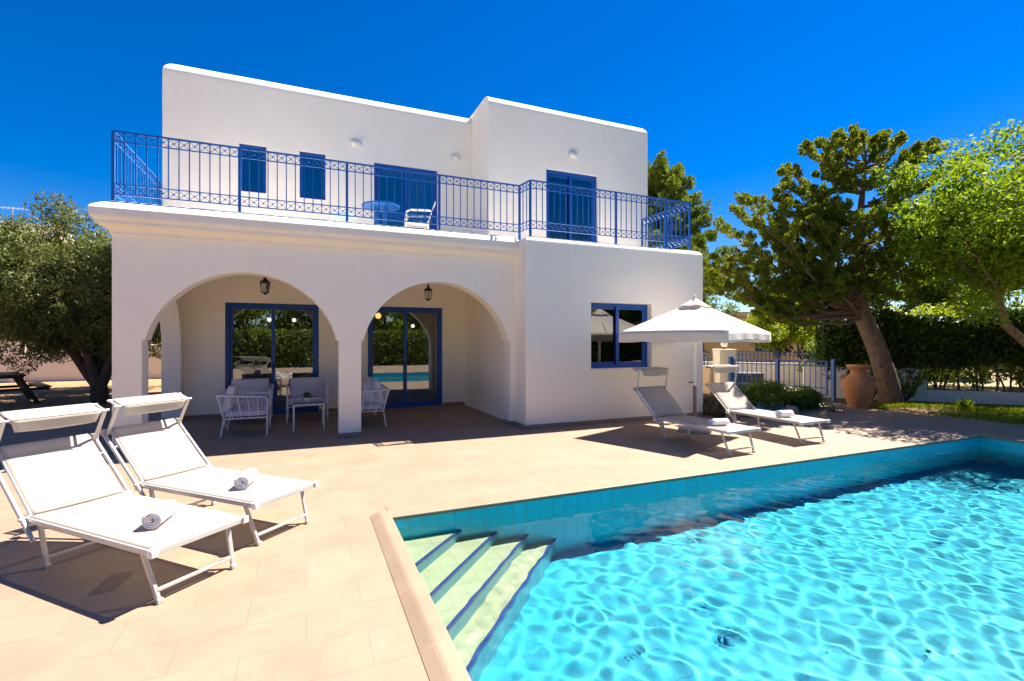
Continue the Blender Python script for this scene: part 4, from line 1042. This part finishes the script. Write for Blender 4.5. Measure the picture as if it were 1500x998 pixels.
# gate, pillar, low fence
def bars_fence(mb, p, q, z0, z1, step=.115, r=.008, rails=(.02,.12)):
    p, q = Vector(p), Vector(q); n = int((q-p).length/step)
    for z in (z0, z0+.02*0+rails[1]*0+z0*0+ (z1-z0)*.0+z0*0 + 0.0+ z0*0, z1, z1-rails[1]): mb.bar((p.x,p.y,z),(q.x,q.y,z),.03,.022)
    for k in range(1,n): v = p+(q-p)*(k/n); mb.box(v.x-r,v.x+r,v.y-r,v.y+r,z0,z1)
gp, gq = Vector((12.62,8.55,0)), Vector((11.62,10.75,0))
t = thing('metal_gate', 'blue metal gate of upright bars between the urn and the lamp pillar', 'gate', (0,0,-.03))
gm = gp.lerp(gq,.5)
for a, b in ((gp,gm),(gm,gq)):
    mb = MB(); bars_fence(mb, a.lerp(b,.03), a.lerp(b,.97), .20, 1.08); mb.bar((a.lerp(b,.03).x,a.lerp(b,.03).y,.38),(a.lerp(b,.97).x,a.lerp(b,.97).y,.38),.03,.022)
    for f in (.03,.97): v = a.lerp(b,f); mb.box(v.x-.02,v.x+.02,v.y-.02,v.y+.02,.19,1.09)
    mb.build('leaf', M['blue_gate'], t, smooth=0)
for v, hh in ((gp+Vector((.05,-.1,0)),1.14),(gm,1.12),(gq+Vector((-.02,.04,0)),1.16)):
    mb = MB(); mb.box(v.x-.045,v.x+.045,v.y-.045,v.y+.045,0,hh); mb.build('post', M['blue_gate'], t, smooth=0, bevel=.005)
t = thing('gate_pillar', 'square plastered gate pillar beside the blue gate', 'pillar', (11.72,11.15,-.03), R(-22))
mb = MB(); mb.box(-.25,.25,-.25,.25,0,1.32); mb.build('shaft', M['plaster_far'], t, smooth=0, bevel=.012)
mb = MB(); mb.box(-.265,.265,-.265,.265,1.321,1.37); mb.build('cap', M['plaster_far'], t, smooth=0, bevel=.015)
t = thing('globe_lamp', 'small round lamp on top of the gate pillar', 'lamp', (11.72,11.15,1.3405))
mb = MB(); mb.lathe([(.05,0),(.06,.02),(.03,.04),(.03,.06)],14); mb.build('base', M['iron'], t, smooth=50)
mb = MB(); mb.lathe([(.02,.055),(.07,.08),(.1,.13),(.1,.17),(.07,.22),(.02,.245),(.002,.25)],18); mb.build('globe', M['lens'], t, smooth=80)
t = thing('low_fence', 'blue fence panel on a low wall left of the gate pillar', 'fence', (0,0,-.03))
fa, fb = Vector((11.48,11.42,0)), Vector((10.3,14.2,0))
mb = MB(); mb.bar((fa.x,fa.y,.42),(fb.x,fb.y,.42),.2,.84); mb.build('wall', M['plaster_beige'], t, smooth=0, bevel=.008)
mb = MB(); bars_fence(mb, fa, fb, .88, 1.22, .11, .012); mb.build('fence_panel', M['blue_gate'], t, smooth=0)

# across the road: neighbour's wall with fence, house
na, nb = Vector((*F(5.6,19.6)[:2],0)), Vector((*F(12.9,16.9)[:2],0))
t = thing('roadside_wall', 'long pale wall with blue fence on top across the road behind the gate', 'wall', (0,0,-.04))
mb = MB(); mb.bar((na.x,na.y,.4),(nb.x,nb.y,.4),.2,.84); mb.build('wall', M['plaster_fence'], t, smooth=0)
mb = MB(); ma = na.lerp(nb,.36); bars_fence(mb, ma, nb, .86, 1.22, .13, .012); mb.build('fence_panel', M['blue_gate'], t, smooth=0)
hb = F(12.0,31.0)
t = thing('neighbour_house', 'beige house across the road behind the umbrella', 'house', (hb[0],hb[1],0), R(-15))
mb = MB(); wall_xz(mb, -5, 5, 0, 3.0, -4, -3.8, [(-3.2,-2.0,1.0,2.2),(1.0,2.2,1.0,2.2)]); mb.box(-5,-4.8,-3.799,4,0,3.0); mb.box(4.8,5,-3.799,4,0,3.0); mb.build('wall', M['plaster_beige'], t, smooth=0)
mb = MB(); mb.box(-5.2,5.2,-4.2,4.2,3.001,3.2); mb.build('roof', M['plaster_far'], t, smooth=0, bevel=.02)
for x in (-2.6,1.6): mb = MB(); frame_ring(mb, x-.6,x+.6,1.0,2.2,-3.95,-3.88,.08); fr = mb.build('window', M['blue'], t, smooth=0); mb = MB(); mb.box(x-.53,x+.53,-3.92,-3.91,1.07,2.13); mb.build('pane', M['glass'], fr, smooth=0)
# dark bin by the gate
t = thing('storage_box', 'dark blue grey storage box behind the gate, half hidden by the bushes', 'box', (*F(7.0,14.6)[:2],-.03), R(-25))
mb = MB(); mb.box(-.42,.42,-.25,.25,0,.62); mb.build('body', simple('box_plastic',(.035,.045,.075),.5), t, bevel=.02)
mb = MB(); mb.box(-.44,.44,-.27,.27,.621,.68); mb.build('lid', simple('box_lid',(.05,.055,.085),.5), t, bevel=.02)

# planting bed by the gate
for la, fw, rx, rz, mt, lb in ((5.35,11.1,.62,.40,'bush_leaf','low green shrub directly behind the right lounger head'),(6.2,11.4,.58,.38,'bush_leaf','low green shrub in front of the gate, middle one of three'),(7.0,11.6,.34,.24,'bush_leaf','small dark shrub at the gate end of the planting bed'),(4.4,10.6,.35,.25,'dry_leaf','low straw coloured plant at the wing corner by the umbrella base')):
    p = F(la,fw); shrub('low_shrub', lb, (p[0],p[1],-.03), (rx,rx,rz), 38, (.13,.22), 700, .065, .028, mt, 'low shrubs in the planting bed', 6, .4)
p = F(7.15,10.9); shrub('dry_plant', 'dry grey plant at the corner of the path to the gate', (p[0],p[1],-.03), (.28,.28,.2), 14, (.07,.13), 500, .06, .014, 'dry_leaf', None, 5, .4)
def rock(la, fw, sx, sy, sz, label, rz=0):
    p = F(la,fw); mb = MB(); sd_ = RNG.uniform(0,6,6)
    def fn(u,v):
        a, b = 2*math.pi*u, math.pi*v; q = np.array([math.cos(a)*math.sin(b), math.sin(a)*math.sin(b), math.cos(b)])
        k = 1+.16*math.sin(3*q[0]+sd_[0])*math.cos(4*q[1]+sd_[1])+.1*math.sin(7*q[2]+sd_[2]+3*q[0])+.06*math.sin(11*q[1]+sd_[3])
        return (q[0]*sx*k, q[1]*sy*k, q[2]*sz*k)
    mb.surf(fn, 22, 14); o = mb.build('garden_stone', M['stone'], smooth=50, loc=(p[0],p[1],sz*.55-.03)); o.rotation_euler = (0,0,rz)
    tag(o, label, 'stone', 'edging stones of the planting bed')
rock(6.15,10.75,.17,.12,.12,'pale flat stone behind the white towel in the planting bed'); rock(5.0,10.55,.16,.12,.09,'reddish stone at the left end of the blue cloth',.5)
rock(6.55,10.2,.11,.09,.10,'small orange stone just right of the towel on the right lounger',1.0); rock(5.55,11.0,.12,.1,.08,'small stone under the shrub behind the blue cloth',.8); rock(4.55,10.1,.13,.1,.07,'stone beside the wing corner under the straw coloured plant',.2)
p = F(5.75,10.9); mb = MB()
def cloth(u,v):
    x = (u-.5)*.68; y = (v-.5)*.36; h = .21*math.exp(-(y/.13)**2)*(1-.55*abs(2*u-1)**3)*(1+.15*math.sin(u*9)); return (x, y+.03*math.sin(u*7), .004+h+.01*math.sin(u*23+v*9)*h*6)
mb.surf(cloth, 26, 16); o = mb.build('blue_cloth', M['blue_cloth'], smooth=80, solid=.008, loc=(p[0],p[1],.004)); o.rotation_euler = (0,0,R(-20)); tag(o,'crumpled blue cloth lying on the ground behind the right lounger','cloth')

# plants at the wall foot, grass
for s, off, lb in ((2.3,-.45,'spreading plant with long leaves right of the leaning trunk'),(1.55,-.4,'dark low plant between the leaning trunk and the wall')):
    p = along(s,off); t = thing('broad_plant', lb, 'plant', (p[0],p[1],-.03), 0, 'leafy plants at the foot of the garden wall')
    P = []; Dd = []; st_ = MB()
    for k in range(16):
        a = k*2.4; L_ = RNG.uniform(.5,.95); e_ = np.array([.55*L_*math.cos(a),.55*L_*math.sin(a),L_]); st_.tube([(0,0,0),tuple(e_*.5+np.array([0,0,.05])),tuple(e_)], [.01,.008,.004], 5, cap=False)
        for q in range(16): f = RNG.uniform(.3,1.05); P.append(e_*f+RNG.normal(0,.03,3)); Dd.append(e_+RNG.normal(0,.5,3))
    st_.build('stem', M['bark_olive'], t); leaf_object('foliage', P, .17, .05, M['bush_leaf'], t, D=np.array(Dd), spread=.4)
n = 42000; X = 12.45+4.8*RNG.uniform(0,1,n)**1.5; Y = RNG.uniform(1.0,7.6,n)
dd = np.array([(x-WA.x)*wn.x+(y-WA.y)*wn.y for x, y in zip(X, Y)])
patch = np.sin(X*2.1+Y*1.3)+np.sin(X*.9-Y*2.2+1)+RNG.normal(0,.4,n) > -.75
k_ = (dd < -.95) & patch & ~((X < 12.75) & (RNG.uniform(0,1,n) < .7)); P = np.stack([X,Y,np.full(n,.01)],1)[k_]
gr = leaf_object('grass', P, .12, .016, M['grass'], D=np.tile([[0,0,1.]],(len(P),1)), spread=.55); tag(gr, kind='stuff')
t = thing('grass_tuft', 'bright tuft of long grass at the terrace edge before the wall', 'plant', (*along(3.1,-1.55)[:2],-.03))
P = RNG.normal(0,.05,(120,3))*np.array([1,1,0])+np.array([0,0,.12]); leaf_object('leaf_blades', P, .3, .022, M['lime_leaf'], t, D=np.concatenate([P[:,:2]*9,np.full((120,1),1.)],1), spread=.25)

# ------------------------------------------------------------------ left background
mb = MB(); mb.box(-40,-2.0,25.0,25.2,-.05,1.42); mb.box(-10.6,-10.1,24.9,25.25,-.05,1.5); mb.box(-40,-12.6,24.8,25.0,-.05,1.45)
tag(mb.build('boundary_wall', M['plaster_fence'], smooth=0, bevel=.01), 'long white boundary wall at the back of the yard behind the olive tree', 'wall')
t = thing('picnic_table', 'dark wooden picnic table under the olive tree at the left edge', 'picnic table', (-7.25,16.7,-.03), R(28))
mb = MB()
for k in range(5): mb.box(-.375+k*.152,-.375+k*.152+.142,-.9,.9,.735,.775)
mb.build('tabletop', M['wood_dark'], t, smooth=0, bevel=.004)
for s in (-1,1):
    mb = MB(); mb.box(s*.72-.13,s*.72-.003,-.9,.9,.42,.455); mb.box(s*.72+.003,s*.72+.13,-.9,.9,.42,.455); mb.build('bench', M['wood_dark'], t, smooth=0, bevel=.004)
    for y in (-.62,.62): mb = MB(); mb.bar((s*.26,y,.735),(s*.62,y,0),.09,.04,(0,1,0)); mb.build('leg', M['wood_dark'], t, smooth=0)
for y in (-.66,.66): mb = MB(); mb.bar((-.84,y,.385),(.84,y,.385),.04,.07); mb.bar((-.36,y,.705),(.36,y,.705),.04,.06); mb.build('crosspiece', M['wood_dark'], t, smooth=0)
p = F(-37.3,33); t = thing('house_block', 'beige house with a white rooftop hut behind the olive tree', 'house', (p[0],p[1],0), R(10))
mb = MB(); wall_xz(mb, -7, 4.2, 0, 8.3, -5, -4.8, [(-4,-2.8,1.2,2.6),(-4,-2.8,5.2,6.6)]); mb.box(-7,-6.8,-4.79,5,0,8.3); mb.box(4.0,4.2,-4.79,5,0,8.3); mb.build('wall', M['plaster_beige'], t, smooth=0)
mb = MB(); mb.box(-7.1,4.3,-5.1,5.1,8.301,8.5); mb.build('roof', M['plaster_far'], t, smooth=0, bevel=.02)
mb = MB(); mb.box(2.0,5.4,-2,3,8.501,9.6); mb.build('roof_hut', M['plaster_far'], t, smooth=0, bevel=.02)
for z in (1.2,5.2): mb = MB(); frame_ring(mb,-4,-2.8,z,z+1.4,-4.95,-4.88,.08); mb.build('window', M['wood_dark'], t, smooth=0)
q = F(-33.6,32.8); t = thing('television_antenna', 'thin rooftop television antenna on the house behind the olive tree', 'antenna', (q[0],q[1],8.5))
mb = MB(); mb.tube([(0,0,0),(0,0,2.1)], .03, 6); mb.build('mast', M['plastic_grey'], t)
mb = MB(); mb.tube([(-.7,0,2.0),(.8,.1,2.02)], .02, 5)
for k in range(6): x = -.6+k*.25; mb.tube([(x,-.35,2.0),(x,.35,2.0)], .012, 4)
mb.build('aerial', M['plastic_grey'], t)

# ------------------------------------------------------------------ garden on the far side of the pool (mirrored in the panes)
GB = [(-9,-9,3.0,'bush_leaf'),(-4.5,-10,3.6,'lime_leaf'),(0.5,-10.5,2.8,'bush_leaf'),(5,-10,3.4,'lime_leaf'),(9.5,-10.5,3.0,'bush_leaf'),(14,-9.5,3.3,'lime_leaf'),(-13,-6,3.2,'bush_leaf'),(19,-8,3.2,'bush_leaf')]
LBL = ['round tree at the far left behind the photographer','tall bright tree left behind the photographer','dense green tree straight behind the photographer','tall bright tree behind the near pool edge','dense green tree behind the middle of the pool','bright tree behind the deep end of the pool','green tree behind the front left lounger','green tree beyond the far corner of the pool']
for (x,y,zc,mt), lb in zip(GB, LBL):
    leafy_tree('garden_tree', lb, (x,y,-.03), [(x,y,-.1),(x+.1,y,zc*.5)], (x,y,zc), (2.5,1.8,zc*.88), 70, (.5,.8), 70, .26, .13, mt, 'bark_olive', .4, 'trees on the near side of the pool', .2, tr_r=.16)

hg = thing('garden_hedge', 'long green hedge closing the garden behind the photographer', 'hedge', (2,-8.4,-.03))
n = 26000; P = np.stack([RNG.uniform(-16,18,n), RNG.normal(0,.3,n), 2.3*RNG.uniform(0,1,n)**.8], 1)
leaf_object('foliage', P, .2, .11, M['bush_leaf'], hg, Nrm=np.tile([[0,.6,.5]],(n,1)))
mb = MB(); mb.surf(lambda u,v: (-16+34*u, .22*math.cos(6.283*v), 1.1+1.0*math.sin(6.283*v)+.1*math.sin(u*50)), 60, 12); mb.build('dark_core', M['hedge_core'], hg, smooth=60)  # same added dark solid, closes the gaps between the leaves
